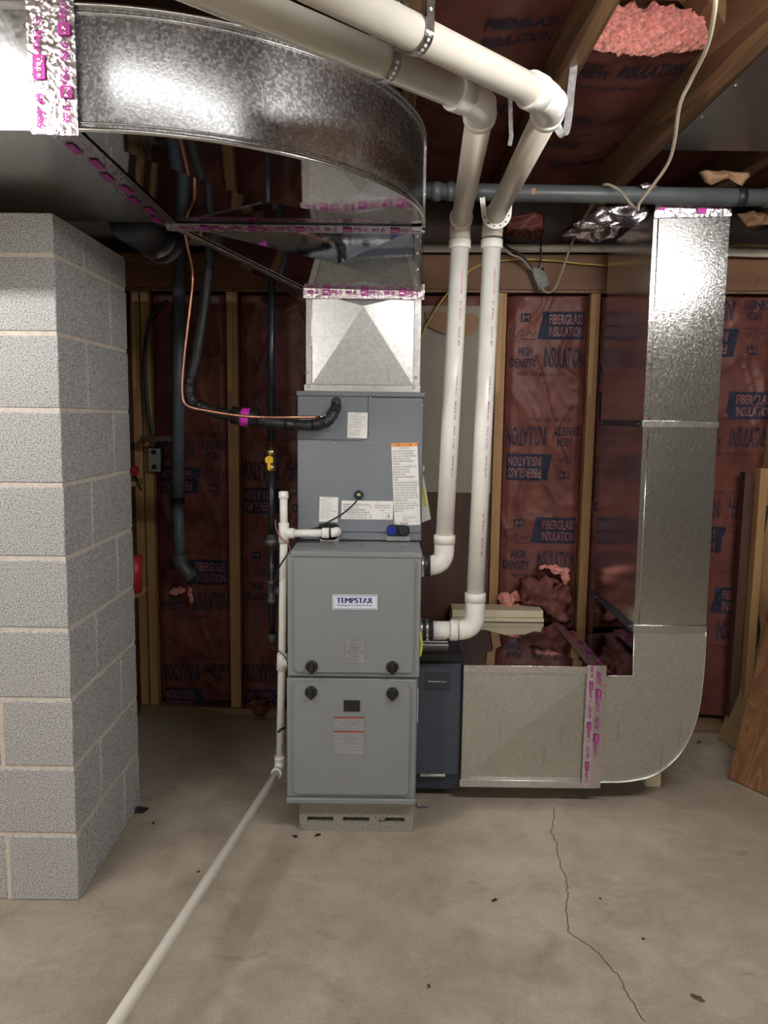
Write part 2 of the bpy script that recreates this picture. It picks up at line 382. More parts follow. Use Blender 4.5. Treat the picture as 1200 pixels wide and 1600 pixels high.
# stud wall
SX = [(-1.135, .040), (-1.09, .04), (-.706, .05), (-.32, .04), (.08, .04), (.48, .043), (.88, .043), (1.28, .04), (1.68, .045)]
lbs = ['left one of the doubled wooden studs beside the block pillar', 'right one of the doubled wooden studs, carrying the black outlet box', 'bare wooden stud standing between the grey pipe and the black gas pipe',
       None, None, 'light wooden stud just right of the right-hand white vent pipe', 'light wooden stud between the printed insulation and the mirror-like duct side', None, 'light wooden stud at the right edge behind the leaning boards']
for (x, wd), lb in zip(SX, lbs):
    if lb is None: continue
    y = YW(x)
    o = obj('wall_stud', new('stud_wood').box((x, y, .055), (x + wd - .002, y + .089, 1.955), .002, 1)); tag(o, lb, 'stud', 'wall studs of the back wall')
def skewbox(mt, x0, x1, dy0, dy1, z0, z1):
    return new(mt).hexa([Vector((x0, YW(x0) + dy0, z0)), Vector((x1, YW(x1) + dy0, z0)), Vector((x1, YW(x1) + dy0, z1)), Vector((x0, YW(x0) + dy0, z1)),
                         Vector((x0, YW(x0) + dy1, z0)), Vector((x1, YW(x1) + dy1, z0)), Vector((x1, YW(x1) + dy1, z1)), Vector((x0, YW(x0) + dy1, z1))])
tag(obj('bottom_plate', skewbox('plate_wood', -1.6, 2.6, -.003, .089, 0, .053)), 'long wooden bottom plate lying on the floor under the studs', 'plate')
mb = skewbox('header_wood', -1.6, 2.6, -.012, .03, 1.968, 2.115)
o = obj('header_board', mb); tag(o, 'wide brown header board across the top of the stud wall', 'board')
tag(obj('top_plate', skewbox('joist_wood', -1.6, 2.6, -.002, .089, 1.956, 1.967)), 'thin dark plate under the brown header board', 'plate')

# ------------------------------------------------------------------ faced insulation
def wrinkle(x, z, s=0.0, amp=1.0):
    v = 0
    p = Vector((x * 5 + z * 2.2 + s, s * 3.1, z * 4 - x * 2.5)); v += max(0, 1 - abs(noise.noise(p)) * 2.6) ** 3 * .009
    p = Vector((x * 13 + z * 7 + s, s * 1.7 + 5, z * 9 - x * 6)); v += max(0, 1 - abs(noise.noise(p)) * 3) ** 2 * .003
    p = Vector((x * 2 + s, 9, z * 3)); v += noise.noise(p) * .010
    for k, (cx, cz, sl, ln) in enumerate(((.35, .2, 1.3, .3), (.7, .45, -1.1, .25), (.5, .72, .9, .35), (.3, .9, -1.6, .2))):
        u = ((x * 2.9 + s) % 1.0 - cx); w = ((z * .9 + s * .37) % 1.0 - cz); d = abs(u * sl - w * 1.6); v += max(0, 1 - d / .045) ** 2 * .007 * max(0, 1 - abs(w + u) / ln)
    return v * amp
def facing(x0, x1, z0, z1, off, seed, step=.012, amp=1.0):
    def f(p):
        x, z = p.x, p.z; e = min(x - x0, x1 - x); edge = max(0, 1 - e / .03)
        return Vector((x, YW(x) + off - wrinkle(x, z, seed, amp) + edge * .022, z))
    return f
def batt(x0, x1, z0, z1, off, seed, label, amp=1.0, step=.014, group='faced insulation batts between the studs'):
    t = thing('insulation_batt', label, 'insulation', ((x0 + x1) / 2, YW(x0) + off, z0), group)
    f = facing(x0, x1, z0, z1, off, seed, amp=amp); mb = new('kraft_facing')
    nx = int((x1 - x0) / step); nz = int((z1 - z0) / step)
    g = [[mb.bm.verts.new(f(Vector((x0 + (x1 - x0) * i / nx, 0, z0 + (z1 - z0) * j / nz)))) for i in range(nx + 1)] for j in range(nz + 1)]
    for j in range(nz):
        for i in range(nx): mb._tag([mb.bm.faces.new((g[j][i], g[j][i + 1], g[j + 1][i + 1], g[j + 1][i]))], True)
    # back and sides give the batt its thickness
    bk = [mb.bm.verts.new((p.x, 3.598, p.z)) for p in (g[0][0].co, g[0][-1].co, g[-1][-1].co, g[-1][0].co)]
    mb._tag([mb.bm.faces.new(bk)])
    mb._tag([mb.bm.faces.new([g[j][0] for j in range(nz + 1)] + [bk[3], bk[0]]), mb.bm.faces.new([g[j][-1] for j in range(nz + 1)] + [bk[2], bk[1]]),
             mb.bm.faces.new(g[0] + [bk[1], bk[0]]), mb.bm.faces.new(g[-1] + [bk[2], bk[3]])])
    obj('kraft_facing', mb, t)
    return t, f
def prints(t, f, x0, x1, zt, flip=False):
    """one repeat of the printed pattern; zt = its upper edge"""
    W = x1 - x0; X = Vector((1, 0, 0)); Z = Vector((0, 0, 1)); H = .30
    def P(a, b):   # pattern coords: a 0..1 left to right, b metres below top
        return Vector((x0 + a * W, 0, zt - b)) if not flip else Vector((x1 - a * W, 0, zt - H + b))
    d = -1 if flip else 1
    def on(k): return lambda p: f(p) + Vector((0, -k, 0))
    ink = new('facing_ink'); kn = new('facing_knock')
    quad(ink, P(.43, .118), X * d * .53 * W, Z * d * .118, on(.0022), .012)
    ink.face([on(.0024)(q) for q in (P(.38, .116), P(.44, .116), P(.50, .06), P(.45, .0))][::1])
    text(kn, 'FIBERGLASS', P(.52, .054), X * d * .42 * W, Z * d * .042, .012, on(.0036), .02)
    text(kn, 'INSULATION', P(.52, .106), X * d * .42 * W, Z * d * .042, .012, on(.0036), .02)
    quad(ink, P(.16, .045), X * d * .12 * W, Z * d * .036, on(.0022), .012)
    text(kn, 'M', P(.18, .040), X * d * .08 * W, Z * d * .024, .0, on(.0036))
    for pts in (((.03, .1), (.06, .06), (.1, .055), (.07, .1), (.12, .105), (.15, .085), (.2, .08), (.17, .105), (.24, .1), (.27, .085), (.32, .1), (.36, .085)), ((.04, .125), (.2, .118), (.36, .12))):
        sp = spline([on(.0024)(P(a, b)) for a, b in pts], 4); ink.strip(sp, (0, -1, 0), .0028, .0004)
    text(ink, 'HIGH', P(.14, .192), X * d * .18 * W, Z * d * .040, .025, on(.0026), .02)
    text(ink, 'DENSITY', P(.04, .240), X * d * .34 * W, Z * d * .040, .025, on(.0026), .02)
    text(ink, 'INSULATION', P(.47, .240), X * d * .50 * W, Z * d * .088, .014, on(.0026), .02)
    text(ink, 'MEETS FED. SPEC. HH-I-521e', P(.15, .276), X * d * .6 * W, Z * d * .013, .0, on(.0026), .03)
    obj('printed_lettering', ink, t); obj('reversed_lettering', kn, t)

t, f = batt(.528, .876, .47, 1.945, .022, 1.3, 'red printed insulation facing between the two light studs, right of the vent pipes', step=.008, amp=1.15)
zt = atw(850, 487, .02).z; prints(t, f, .53, .875, zt); prints(t, f, .53, .875, atw(850, 645, .02).z, True)
prints(t, f, .53, .875, atw(850, 808, .02).z)
t, f = batt(.926, 1.276, .3, 1.945, .03, 4.1, 'dark red insulation facing directly behind the tall metal duct')
prints(t, f, .93, 1.27, 1.72, True); prints(t, f, .93, 1.27, 1.25); prints(t, f, .93, 1.27, .85)
t, f = batt(1.326, 1.676, .075, 1.945, .025, 6.7, 'red insulation facing visible right of the tall metal duct', step=.01, amp=1.3)
prints(t, f, 1.30, 1.66, atw(1150, 445).z, True); prints(t, f, 1.34, 1.70, atw(1150, 612).z); prints(t, f, 1.30, 1.66, atw(1150, 760).z, True); prints(t, f, 1.34, 1.70, atw(1150, 920).z)
t, f = batt(-1.048, -.708, .075, 1.945, .03, 8.2, 'dark red insulation facing behind the blue-grey drain pipe', amp=1.2, step=.01)
prints(t, f, -1.04, -.71, atw(320, 668).z, True); prints(t, f, -1.04, -.71, atw(320, 876).z); prints(t, f, -1.04, -.71, atw(320, 1020).z, True)
t, f = batt(-.654, -.322, .075, 1.945, .03, 9.9, 'dark red insulation facing behind the black gas pipe', amp=1.2, step=.01)
prints(t, f, -.66, -.32, atw(400, 700).z, True); prints(t, f, -.66, -.32, atw(400, 860).z); prints(t, f, -.66, -.32, atw(400, 1020).z, True)
t, f = batt(.125, .476, 1.86, 1.945, .03, 2.9, 'scrap of dark red facing above the beige panel behind the vent pipes', step=.014)

# backing boards behind the vent pipes
tag(obj('wall_panel', skewbox('panel_beige', .10, .476, .012, .03, atw(700, 770).z, 1.90)), 'flat beige panel on the wall behind the white vent pipes', 'panel')
tag(obj('wainscot', skewbox('panel_brown', .05, .476, .008, .028, .30, atw(700, 770).z - .002)), 'dark brown wood-grain panel below the beige panel behind the vent pipes', 'wall panel')
p = [atw(*q, -.002) for q in ((664, 486), (668, 510), (690, 521), (712, 524), (724, 530), (740, 520), (752, 505), (745, 492), (720, 488))]
mb = new('brown_paper').prism([q for q in p], (0, .006, 0)); tag(obj('torn_paper', mb), 'torn flap of brown paper above the beige panel', 'paper')

# ceiling insulation between the joists
def cbatt(x0, x1, y0, y1, z, label, words, fluff=False, seed=0):
    t = thing('ceiling_batt', label, 'insulation', ((x0 + x1) / 2, y0, z), 'faced insulation batts between the ceiling joists')
    def f(p):
        e = min(p.x - x0, x1 - p.x)
        return Vector((p.x, p.y, z - .012 * noise.noise(Vector((p.x * 5, p.y * 4, seed))) - .02 * math.sin(math.pi * (p.x - x0) / (x1 - x0)) - .006 * max(0, noise.noise(Vector((p.x * 17 + p.y * 8, p.y * 11, seed))))))
    mb = new('kraft_facing'); nx = 24; ny = max(8, int((y1 - y0) / .02))
    g = [[mb.bm.verts.new(f(Vector((x0 + (x1 - x0) * i / nx, y0 + (y1 - y0) * j / ny, 0)))) for i in range(nx + 1)] for j in range(ny + 1)]
    for j in range(ny):
        for i in range(nx): mb._tag([mb.bm.faces.new((g[j][i], g[j][i + 1], g[j + 1][i + 1], g[j + 1][i]))], True)
    obj('kraft_facing', mb, t)
    if not fluff:
        mb = new('pink_fluff').box((x0, y0 + .01, z + .012), (x1, y1, 2.50)); obj('fiberglass', mb, t)
    ink = new('facing_ink')
    for s, a, yy, wd, h in words:
        text(ink, s, (x0 + a * (x1 - x0), yy, 0), Vector((wd * (x1 - x0), 0, 0)), Vector((0, -h, 0)), .02, lambda p: f(p) - Vector((0, 0, .003)), .02)
    if words: obj('printed_lettering', ink, t)
    return t
t = cbatt(.474, .834, 2.17, 3.55, 2.40, 'red-faced ceiling insulation with its ragged pink end showing', [('HIGH', .12, 2.27, .2, .04), ('DENSITY', .06, 2.34, .36, .05), ('INSULATION', .48, 2.33, .5, .08), ('MEETS FED. SPEC. HH-I-521e', .1, 2.40, .7, .018), ('INSULATION', .05, 2.66, .45, .07), ('ALLOWANCE', .6, 2.66, .3, .03), ('FIBERGLASS', .05, 2.9, .5, .06), ('INSULATION', .4, 3.1, .5, .07)], True, 3)
def fluffy(pts, name, t, lump=.02, seed=0, mat='pink_fluff', rnd=None):
    mb = new(mat)
    for c, r, sc in pts:
        g = bmesh.ops.create_icosphere(mb.bm, subdivisions=4, radius=r)
        for v in g['verts']:
            n = v.co.normalized(); q = Vector(c) + Vector((v.co.x * sc[0], v.co.y * sc[1], v.co.z * sc[2]))
            d = noise.noise(q * 22 + Vector((seed, 0, 0))) * lump + noise.noise(q * 70) * lump * .45 + noise.noise(q * 160) * lump * .2
            v.co = q + n * d
        mb._tag({f for v in g['verts'] for f in v.link_faces}, True)
    return obj(name, mb, t)
# ragged front end of the pink batt: a lumpy slab
mb = new('pink_fluff'); nx, nz = 200, 90; z0, z1 = 2.365, 2.5; gg = []
def fl(u, v):
    x = .476 + u * .356; b = 2.392 - .02 * math.sin(math.pi * u); top = 2.50 - .018 * abs(noise.noise(Vector((u * 7, 1, 2)))) * 2
    z = b + (top - b) * v
    y = 2.165 - .05 * math.sin(math.pi * v) ** .6 + .02 * noise.noise(Vector((u * 9, v * 5, 1))) + .014 * noise.noise(Vector((u * 26, v * 30, 7))) + .009 * noise.noise(Vector((u * 45, v * 95, 3))) + .006 * noise.noise(Vector((u * 90, v * 200, 5)))
    return (x, y, z)
gg = [[mb.bm.verts.new(fl(i / nx, j / nz)) for i in range(nx + 1)] for j in range(nz + 1)]
for j in range(nz):
    for i in range(nx): mb._tag([mb.bm.faces.new((gg[j][i], gg[j][i + 1], gg[j + 1][i + 1], gg[j + 1][i]))], True)
mb.box((.476, 2.18, 2.42), (.832, 3.5, 2.495)); obj('fiberglass', mb, t)
cbatt(.074, .432, .4, 3.55, 2.395, 'dark red ceiling insulation facing above the vent pipe elbow', [('INSULATION', .48, 1.62, .5, .08), ('MEETS FED. SPEC. HH-I-521e', .3, 1.69, .65, .018), ('DENSITY', .06, 1.62, .36, .05), ('FIBERGLASS', .45, 2.05, .5, .05), ('INSULATION', .45, 2.13, .5, .05), ('INSULATION', .3, 2.6, .5, .08)], seed=5)
cbatt(-.327, .032, .4, 3.55, 2.395, 'dark red ceiling insulation facing above the left run of the vent pipes', [('INSULATION', .48, 1.3, .5, .08)], seed=8)
cbatt(.875, 1.234, 2.58, 3.55, 2.40, 'dark insulation facing above the top of the tall metal duct', [('INSULATION', .4, 2.9, .5, .08)], seed=9)
cbatt(1.275, 1.63, 2.6, 3.55, 2.40, 'dark insulation facing in the bay at the far top right', [], seed=10)
# short wood bridging block
mb = new('joist_wood').prism([Vector(q) for q in ((.80, 2.05, 2.44), (.834, 2.05, 2.395), (.834, 2.05, 2.50), (.74, 2.05, 2.50))], (0, .09, 0))
tag(obj('wood_block', mb), 'small dark wood block nailed to the joist beside the pink insulation', 'block')
mb = new('deck_wood')
for k in range(3): mb.box((.475, 1.99 + k * .001 - k * .14, 2.484), (.833, 2.12 - k * .14, 2.503), .002, 1)
tag(obj('deck_boards', mb), 'rough wood boards overhead in front of the pink insulation', 'boards')
# torn facing pieces near the wall top
def crumple(name, pts, y, mt, label, cat, lump=.012, seed=0, parent=None, th=.006):
    mb = new(mt); P = [at(px, py, y) for px, py in pts]; c = sum(P, Vector()) / len(P)
    rings = []; K = 7
    for k in range(K, 0, -1):
        ring = []
        n = len(P) * 4
        for i in range(n):
            a = P[i // 4]; b = P[(i // 4 + 1) % len(P)]; q = a.lerp(b, (i % 4) / 4); q = c.lerp(q, k / K)
            q.y += noise.noise(q * 24 + Vector((seed, 0, 0))) * lump * 2 + noise.noise(q * 60) * lump * .6 - (1 - (k / K) ** 2) * lump
            ring.append(mb.bm.verts.new(q))
        rings.append(ring)
    cv = mb.bm.verts.new(c - Vector((0, lump, 0)))
    for a, b in zip(rings, rings[1:]):
        for i in range(len(a)): mb._tag([mb.bm.faces.new((a[i], a[(i + 1) % len(a)], b[(i + 1) % len(a)], b[i]))], True)
    last = rings[-1]
    for i in range(len(last)): mb._tag([mb.bm.faces.new((last[i], last[(i + 1) % len(last)], cv))], True)
    cb = mb.bm.verts.new(c + Vector((0, th * 2 + lump, 0)))
    for i in range(len(rings[0])): mb._tag([mb.bm.faces.new((rings[0][(i + 1) % len(rings[0])], rings[0][i], cb))], True)
    o = obj(name, mb, parent)
    if label: tag(o, label, cat)
    return o
crumple('torn_facing', [(790, 350), (800, 336), (838, 330), (850, 333), (852, 350), (846, 372), (830, 378), (812, 366), (800, 372), (788, 366)], 3.3, 'kraft_facing', 'torn red facing scrap hanging above the white conduit', 'insulation', .02, 4)
crumple('foil_wrap', [(872, 368), (900, 345), (935, 322), (1000, 318), (1018, 330), (1012, 356), (985, 378), (955, 372), (930, 380), (895, 374)], 3.2, 'foil', 'crumpled foil-covered end of wood near the top of the tall duct', 'wrap', .02, 9)
crumple('paper_scrap', [(1092, 268), (1130, 266), (1170, 270), (1172, 276), (1158, 292), (1150, 280), (1130, 282), (1110, 290), (1100, 286)], 2.70, 'brown_paper', 'torn brown paper scrap hanging behind the edge of the overhead sheet metal', 'paper', .012, 3)
crumple('foil_scrap', [(1000, 288), (1010, 284), (1030, 291), (1022, 296), (1004, 295)], 2.62, 'foil', 'shiny foil scrap above the grey overhead pipe', 'foil', .006, 3)
crumple('insulation_clump', [(1150, 335), (1176, 330), (1200, 336), (1204, 352), (1170, 354), (1158, 345)], 3.2, 'brown_paper', 'crumpled brown insulation paper at the right edge above the header', 'paper', .02, 11)

# sheet metal panning under the joists, upper right
t = thing('joist_panning', 'grey sheet metal nailed flat under the joists at the top right', 'sheet metal', (1.2, 2.56, 2.266))
mb = new('galv_panning').box((.868, .3, 2.2655), (1.24, 2.56, 2.2675)); mb.box((.868, 2.558, 2.2655), (1.24, 2.560, 2.285)); obj('sheet', mb, t)
mb = new('galv_panning').box((1.205, .3, 2.263), (2.2, 2.55, 2.265)); obj('sheet', mb, t)
for k in range(7):
    obj('nail', scr(new('screw'), (.882, 2.50 - k * .21, 2.2655), (0, 0, -1), .005, .003), t)

# ================================================================== block pillar
t = thing('block_pillar', 'grey concrete block pillar on the left holding up the metal trunk duct', 'pillar', (-1.8, 2.3, 0))
X1, Y0, Y1, X0 = -.878, 2.095, 2.66, -2.70  # left end stretched out of view to block lamp light from the wall behind
C = .2032
mb = new('mortar').box((X0 + .003, Y0 + .003, 0), (X1 - .003, Y1 - .003, 1.935)); obj('mortar_joints', mb, t)
mb = new('block_face'); j = .0062; L = .4064
def blk(x0, x1, y0, y1, z0, z1): mb.box((x0 + (j if x0 > X0 else 0), y0 + (j if y0 > Y0 else 0), z0 + (j if z0 > 0 else 0)), (x1 - (j if x1 < X1 else 0), y1 - (j if y1 < Y1 else 0), z1 - j), .003, 1)
for k in range(10):
    z0 = k * C; z1 = min(z0 + C, 1.94)
    if k % 2 == 0:   # block lying in depth: 16 in along side, 8 in end on the front
        blk(X1 - C, X1, Y0, Y0 + L, z0, z1); blk(X1 - C, X1, Y0 + L, Y1, z0, z1); [blk(max(X0, X1 - C - L * (q + 1)), X1 - C - L * q, Y0, Y0 + C, z0, z1) for q in range(4)]
    else:
        blk(X1 - L, X1, Y0, Y0 + C, z0, z1); blk(X1 - C, X1, Y0 + C, Y1, z0, z1); [blk(max(X0, X1 - L * (q + 2)), X1 - L * (q + 1), Y0, Y0 + C, z0, z1) for q in range(4) if X1 - L * (q + 1) > X0 + .05]
obj('concrete_blocks', mb, t)

# ================================================================== DUCTWORK
def tape_print(t, o_, ux, uy, n, name='tape_print', sq=1.0):
    """ShurTape / SF 686 lettering repeated n times along ux; uy = across"""
    mb = new('magenta_ink'); o_, ux, uy = Vector(o_), Vector(ux), Vector(uy)
    for k in range(n):
        a = o_ + ux * k / n; u = ux / n
        text(mb, 'Shur', a + u * .14 + uy * .22, u * .18, uy * .56, .02)
        quad(mb, a + u * .33 + uy * .14, u * .20, uy * .72)
        text(mb, 'SF 686', a + u * .64 + uy * .24, u * .28, uy * .50, .02)
        c = a + u * .065 + uy * .5; r = uy.length * .2; X, Y = ux.normalized(), uy.normalized()
        pts = [c + X * r * math.cos(q) + Y * r * math.sin(q) for q in (2 * math.pi * i / 14 for i in range(15))]
        N = X.cross(Y); mb.strip(pts, N, r * .25, .0002)
        text(mb, 'UL', c - X * r * .45 - Y * r * .4, X * r * .9, Y * r * .8, .02)
    obj(name, mb, t)
    kn = new('foil')
    for k in range(n):
        a = o_ + ux * k / n; u = ux / n; N = ux.normalized().cross(uy.normalized())
        Nf = N if N.dot(Vector((0, -1, -.2))) > 0 else -N
        text(kn, 'Tape', a + u * .345 + uy * .28 + Nf * .0008, u * .17, uy * .44, .015)
    obj(name, kn, t)
def crinkle_sheet(mb, o_, ux, uy, nrm, amp=.0025,  n=40, m=8, seed=0):
    o_, ux, uy, nrm = Vector(o_), Vector(ux), Vector(uy), Vector(nrm).normalized(); g = []
    for j_ in range(m + 1):
        row = []
        for i in range(n + 1):
            p = o_ + ux * i / n + uy * j_ / m
            d = (abs(noise.noise(p * 60 + Vector((seed, 0, 0)))) + .5 * abs(noise.noise(p * 150))) * amp * .55 + .0006
            row.append(mb.bm.verts.new(p + nrm * d))
        g.append(row)
    for j_ in range(m):
        for i in range(n): mb._tag([mb.bm.faces.new((g[j_][i], g[j_][i + 1], g[j_ + 1][i + 1], g[j_ + 1][i]))], True)
    return mb
ZB, ZT, YF, YR = 1.99, 2.228, 1.655, 2.41
XJ = -.665
# straight trunk duct
t = thing('trunk_duct', 'straight bright metal trunk duct at the upper left, resting on the block pillar', 'duct', (-1.5, 2.0, ZB))
mb = new('galv').box((-3.2, YF, ZB + .002), (XJ, YR, ZT)); obj('duct_body', mb, t)
mb = new('galv_satin').box((-3.2, YF + .002, ZB - .001), (XJ - .001, YR - .002, ZB + .0015)); obj('bottom_sheet', mb, t)
mb = new('galv_edge').box((-3.2, YF - .006, ZB - .004), (XJ, YF, ZB + .004)).box((-3.2, YF - .006, ZT - .006), (XJ, YF, ZT + .004))
obj('seam', mb, t)
# radius elbow
t = thing('curved_duct_elbow', 'large curved metal duct elbow over the furnace at the top', 'duct elbow', (-.3, 2.1, ZB))
cx, cy, rr = XJ + .005, YR, .765
arc = [Vector((cx + rr * math.sin(a), cy - (cy - YF) * math.cos(a), 0)) for a in (R(90) * k / 48 for k in range(49))]
mb = new('galv_curved')
lo = [mb.bm.verts.new(p + Vector((0, 0, ZB))) for p in arc]; hi = [mb.bm.verts.new(p + Vector((0, 0, ZT))) for p in arc]
for a, b, c, d in zip(lo, lo[1:], hi[1:], hi): mb._tag([mb.bm.faces.new((a, b, c, d))], True)
obj('heel_sheet', mb, t)
mb = new('galv_mirror')
cb = Vector((XJ + .33, 2.12, ZB - .014)); fan = [Vector((XJ, YR, ZB))] + [p + Vector((0, 0, ZB)) for p in arc]
for a, b in zip(fan, fan[1:] + fan[:1]): mb.face([a, b, cb])
obj('bottom_sheet', mb, t)
mb = new('galv_mirror').face([Vector((XJ, YR, ZT))] + [p + Vector((0, 0, ZT)) for p in arc]); obj('top_sheet', mb, t)
for z in (ZB, ZT):
    off = [p + (p - Vector((cx, cy, 0))).normalized() * .004 + Vector((0, 0, z)) for p in arc]
    obj('standing_seam', new('galv_edge').tube(off, .0055, 8), t)
    obj('standing_seam', new('galv_edge').tube([q + Vector((0, 0, .014 if z == ZB else -.014)) - Vector((0, -.003, 0)) for q in off], .0028, 6), t)
e = arc[-1]
mb = new('galv_edge').box((e.x - .002, YR - .004, ZB - .02), (e.x + .008, YR + .02, ZT + .01)).box((e.x - .03, YR - .004, ZB - .014), (e.x + .008, YR + .02, ZB - .006)); obj('end_flange', mb, t)
# tapes of the joint
mb = new('foil'); crinkle_sheet(mb, (-.728, YF - .007, ZB - .012), (0, 0, ZT - ZB + .03), (.052, 0, 0), (0, -1, 0), .004, 60, 12, 1)
crinkle_sheet(mb, (-.676, YF - .009, ZB - .014), (0, 0, ZT - ZB + .03), (.045, 0, 0), (0, -1, 0), .004, 60, 12, 2)
ft = obj('foil_tape', mb, t)
tape_print(ft, (-.668, YF - .0145, ZT), (0, 0, -(ZT - ZB)), (.034, 0, 0), 2); tape_print(ft, (-.722, YF - .0125, ZT - .02), (0, 0, -(ZT - ZB)), (.034, 0, 0), 1)
mb = new('foil'); crinkle_sheet(mb, (-.70, YF, ZB - .004), (0, YR - YF + .03, 0), (.07, 0, 0), (0, 0, -1), .003, 70, 10, 3)
ft = obj('foil_tape', mb, t); 
mb = new('magenta_ink')
for k in range(7): quad(mb, (-.690 + .012 * (k % 2), YF + .06 + k * .1, ZB - .0085), (.02, 0, 0), (0, .065, 0))
obj('tape_print', mb, ft)

# transition between the elbow and the plenum
PXL, PXR, PYF, PYR, PZB, PZT = -.276, .117, 2.70, 3.16, 1.503, 1.835
t = thing('duct_transition', 'sloping metal transition duct tapering from the curved elbow down to the plenum', 'duct', (-.1, 2.6, PZT))
A = [Vector((XJ, YR, ZB)), Vector((e.x, YR, ZB)), Vector((PXR, PYF, PZT)), Vector((PXL, PYF, PZT + .005))]
B = [Vector((XJ, YR, ZT)), Vector((e.x, YR, ZT)), Vector((PXR, PYR, PZT)), Vector((PXL, PYR, PZT))]
cc = sum(A, Vector()) / 4 + Vector((.02, -.005, -.012))
mb = new('galv_mirror')
for i in range(4): mb.face([A[i], A[(i + 1) % 4], cc])
obj('front_sheet', mb, t)
mb = new('galv_mirror'); mb.face(B); mb.face([A[0], A[3], B[3], B[0]]); mb.face([A[1], B[1], B[2], A[2]]); mb.face([A[0], B[0], B[1], A[1]])
obj('side_sheets', mb, t)
mb = new('galv_edge').strip([A[0] + Vector((0, -.002, -.004)), A[3] + Vector((0, -.002, -.004))], (0, -.5, -.9), .014, .003); obj('seam', mb, t)
mb = new('galv_edge').strip([A[1] + Vector((-.012, -.003, -.006)), A[2] + Vector((-.012, -.003, 0))], (0, -.8, -.5), .022, .002); sm = obj('seam', mb, t)
for k in range(4):
    p = A[1].lerp(A[2], .12 + .24 * k) + Vector((-.014, -.006, -.005)); obj('screw', scr(new('screw'), p, (0, -.8, -.5), .005), sm)
mb = new('foil'); crinkle_sheet(mb, A[0] + Vector((-.005, -.010, -.004)), A[1] - A[0] + Vector((.01, 0, 0)), (0, .03, -.015), (0, -.3, -1), .002, 100, 6, 5)
ft = obj('foil_tape', mb, t); tape_print(ft, A[1] + Vector((-.02, -.008, -.009)), Vector((-.72, 0, 0)), Vector((0, .024, -.012)), 5)
sd = (A[2] - A[1]); mb = new('foil'); crinkle_sheet(mb, A[1] + Vector((.004, -.01, -.002)), sd, (.0, .04, .03), (1, -.2, 0), .004, 50, 8, 6); obj('foil_tape', mb, t)

# supply plenum
t = thing('supply_plenum', 'square metal supply plenum box sitting on the coil cabinet', 'plenum', (-.08, 2.93, PZB))
mb = new('galv_satin'); F = [Vector((PXL + .022, PYF, PZB + .024)), Vector((PXR - .022, PYF, PZB + .024)), Vector((PXR - .022, PYF, PZT)), Vector((PXL + .022, PYF, PZT))]
cc = at(568, 478, PYF - .014)
for i in range(4): mb.face([F[i], F[(i + 1) % 4], cc])
obj('front_sheet', mb, t)
mb = new('galv').box((PXL, PYF + .003, PZB), (PXR, PYR, PZT - .001)); obj('box_body', mb, t)
mb = new('galv_edge').box((PXL, PYF - .004, PZB + .01), (PXL + .021, PYF + .003, PZT), .001).box((PXR - .022, PYF - .006, PZB + .01), (PXR + .002, PYF + .003, PZT), .001)
mb.box((PXL - .006, PYF - .008, PZB - .004), (PXR + .004, PYF + .003, PZB + .022), .0015); fr = obj('corner_flange', mb, t)
for px, py in ((479, 582), (482, 603), (650, 590), (646, 606)): obj('screw', scr(new('screw'), at(px, py, PYF - .008), r=.005), fr)
obj('test_hole', new('black_plastic').cyl(at(581, 544, PYF - .006), at(581, 544, PYF + .002), .006), t)
mb = new('foil'); crinkle_sheet(mb, at(474, 466, PYF - .01), Vector((.412, 0, 0)), (0, -.006, .05), (0, -1, .1), .004, 90, 10, 8)
ft = obj('foil_tape', mb, t); q = at(655, 466, PYF - .018); tape_print(ft, q + Vector((0, 0, .03)), (-.39, 0, 0), (0, 0, -.028), 3)

# ------------------------------------------------------------------ coil cabinet
CX0, CX1, CY0, CY1, CZ0, CZ1 = -.304, .133, 2.68, 3.2, .984, 1.497
t = thing('coil_cabinet', 'slate grey evaporator coil cabinet between the furnace and the supply plenum', 'cabinet', (-.085, 2.94, CZ0))
mb = new('coil_grey').box((CX0, CY0 + .002, CZ0), (CX1, CY1, CZ1 - .002), .002, 1); body = obj('cabinet_body', mb, t)
mb = new('coil_grey').box((CX0 - .002, CY0 - .014, CZ1 - .012), (CX1 + .003, CY0 + .03, CZ1 + .005), .002, 1); obj('top_rail', mb, t)
mb = new('coil_grey').box((CX0 + .002, CY0 - .004, CZ0 + .03), (CX1 - .002, CY0 + .004, CZ1 - .014), .002, 2); obj('front_panel', mb, t)
def px_rect(x0, y0, x1, y1, Y): a = at(x0, y1, Y); b = at(x1, y0, Y); return a.x, b.x, a.z, b.z
x0, x1, z0, z1 = px_rect(467, 619, 575, 686, CY0 - .006)
pts = [Vector((CX0 + .002, CY0 - .0035, z1)), Vector((CX0 + .002, CY0 - .0035, z0))] + [Vector((x1 - .012 + .012 * math.sin(a), CY0 - .0035, z0 + .012 - .012 * math.cos(a))) for a in (R(90) * k / 5 for k in range(6))] + [Vector((x1, CY0 - .0035, z1))]
obj('access_plate', new('coil_grey').prism(pts, (0, -.004, 0), .001), t)
obj('panel_gap', new('furnace_dark_edge').strip([Vector((x1 + .002, CY0 - .0045, z1)), Vector((x1 + .002, CY0 - .0045, z0 + .01)), Vector((x1 - .009, CY0 - .0045, z0 - .002)), Vector((CX0 + .002, CY0 - .0045, z0 - .002))], (0, -1, 0), .002, .0004), t)
for q in ((469, 628), (579, 621), (579, 653), (659, 633), (468, 689), (523, 691), (578, 692), (468, 734), (540, 839), (593, 841), (651, 842)):
    obj('screw', scr(new('screw'), at(*q, CY0 - .004), r=.0045), t)
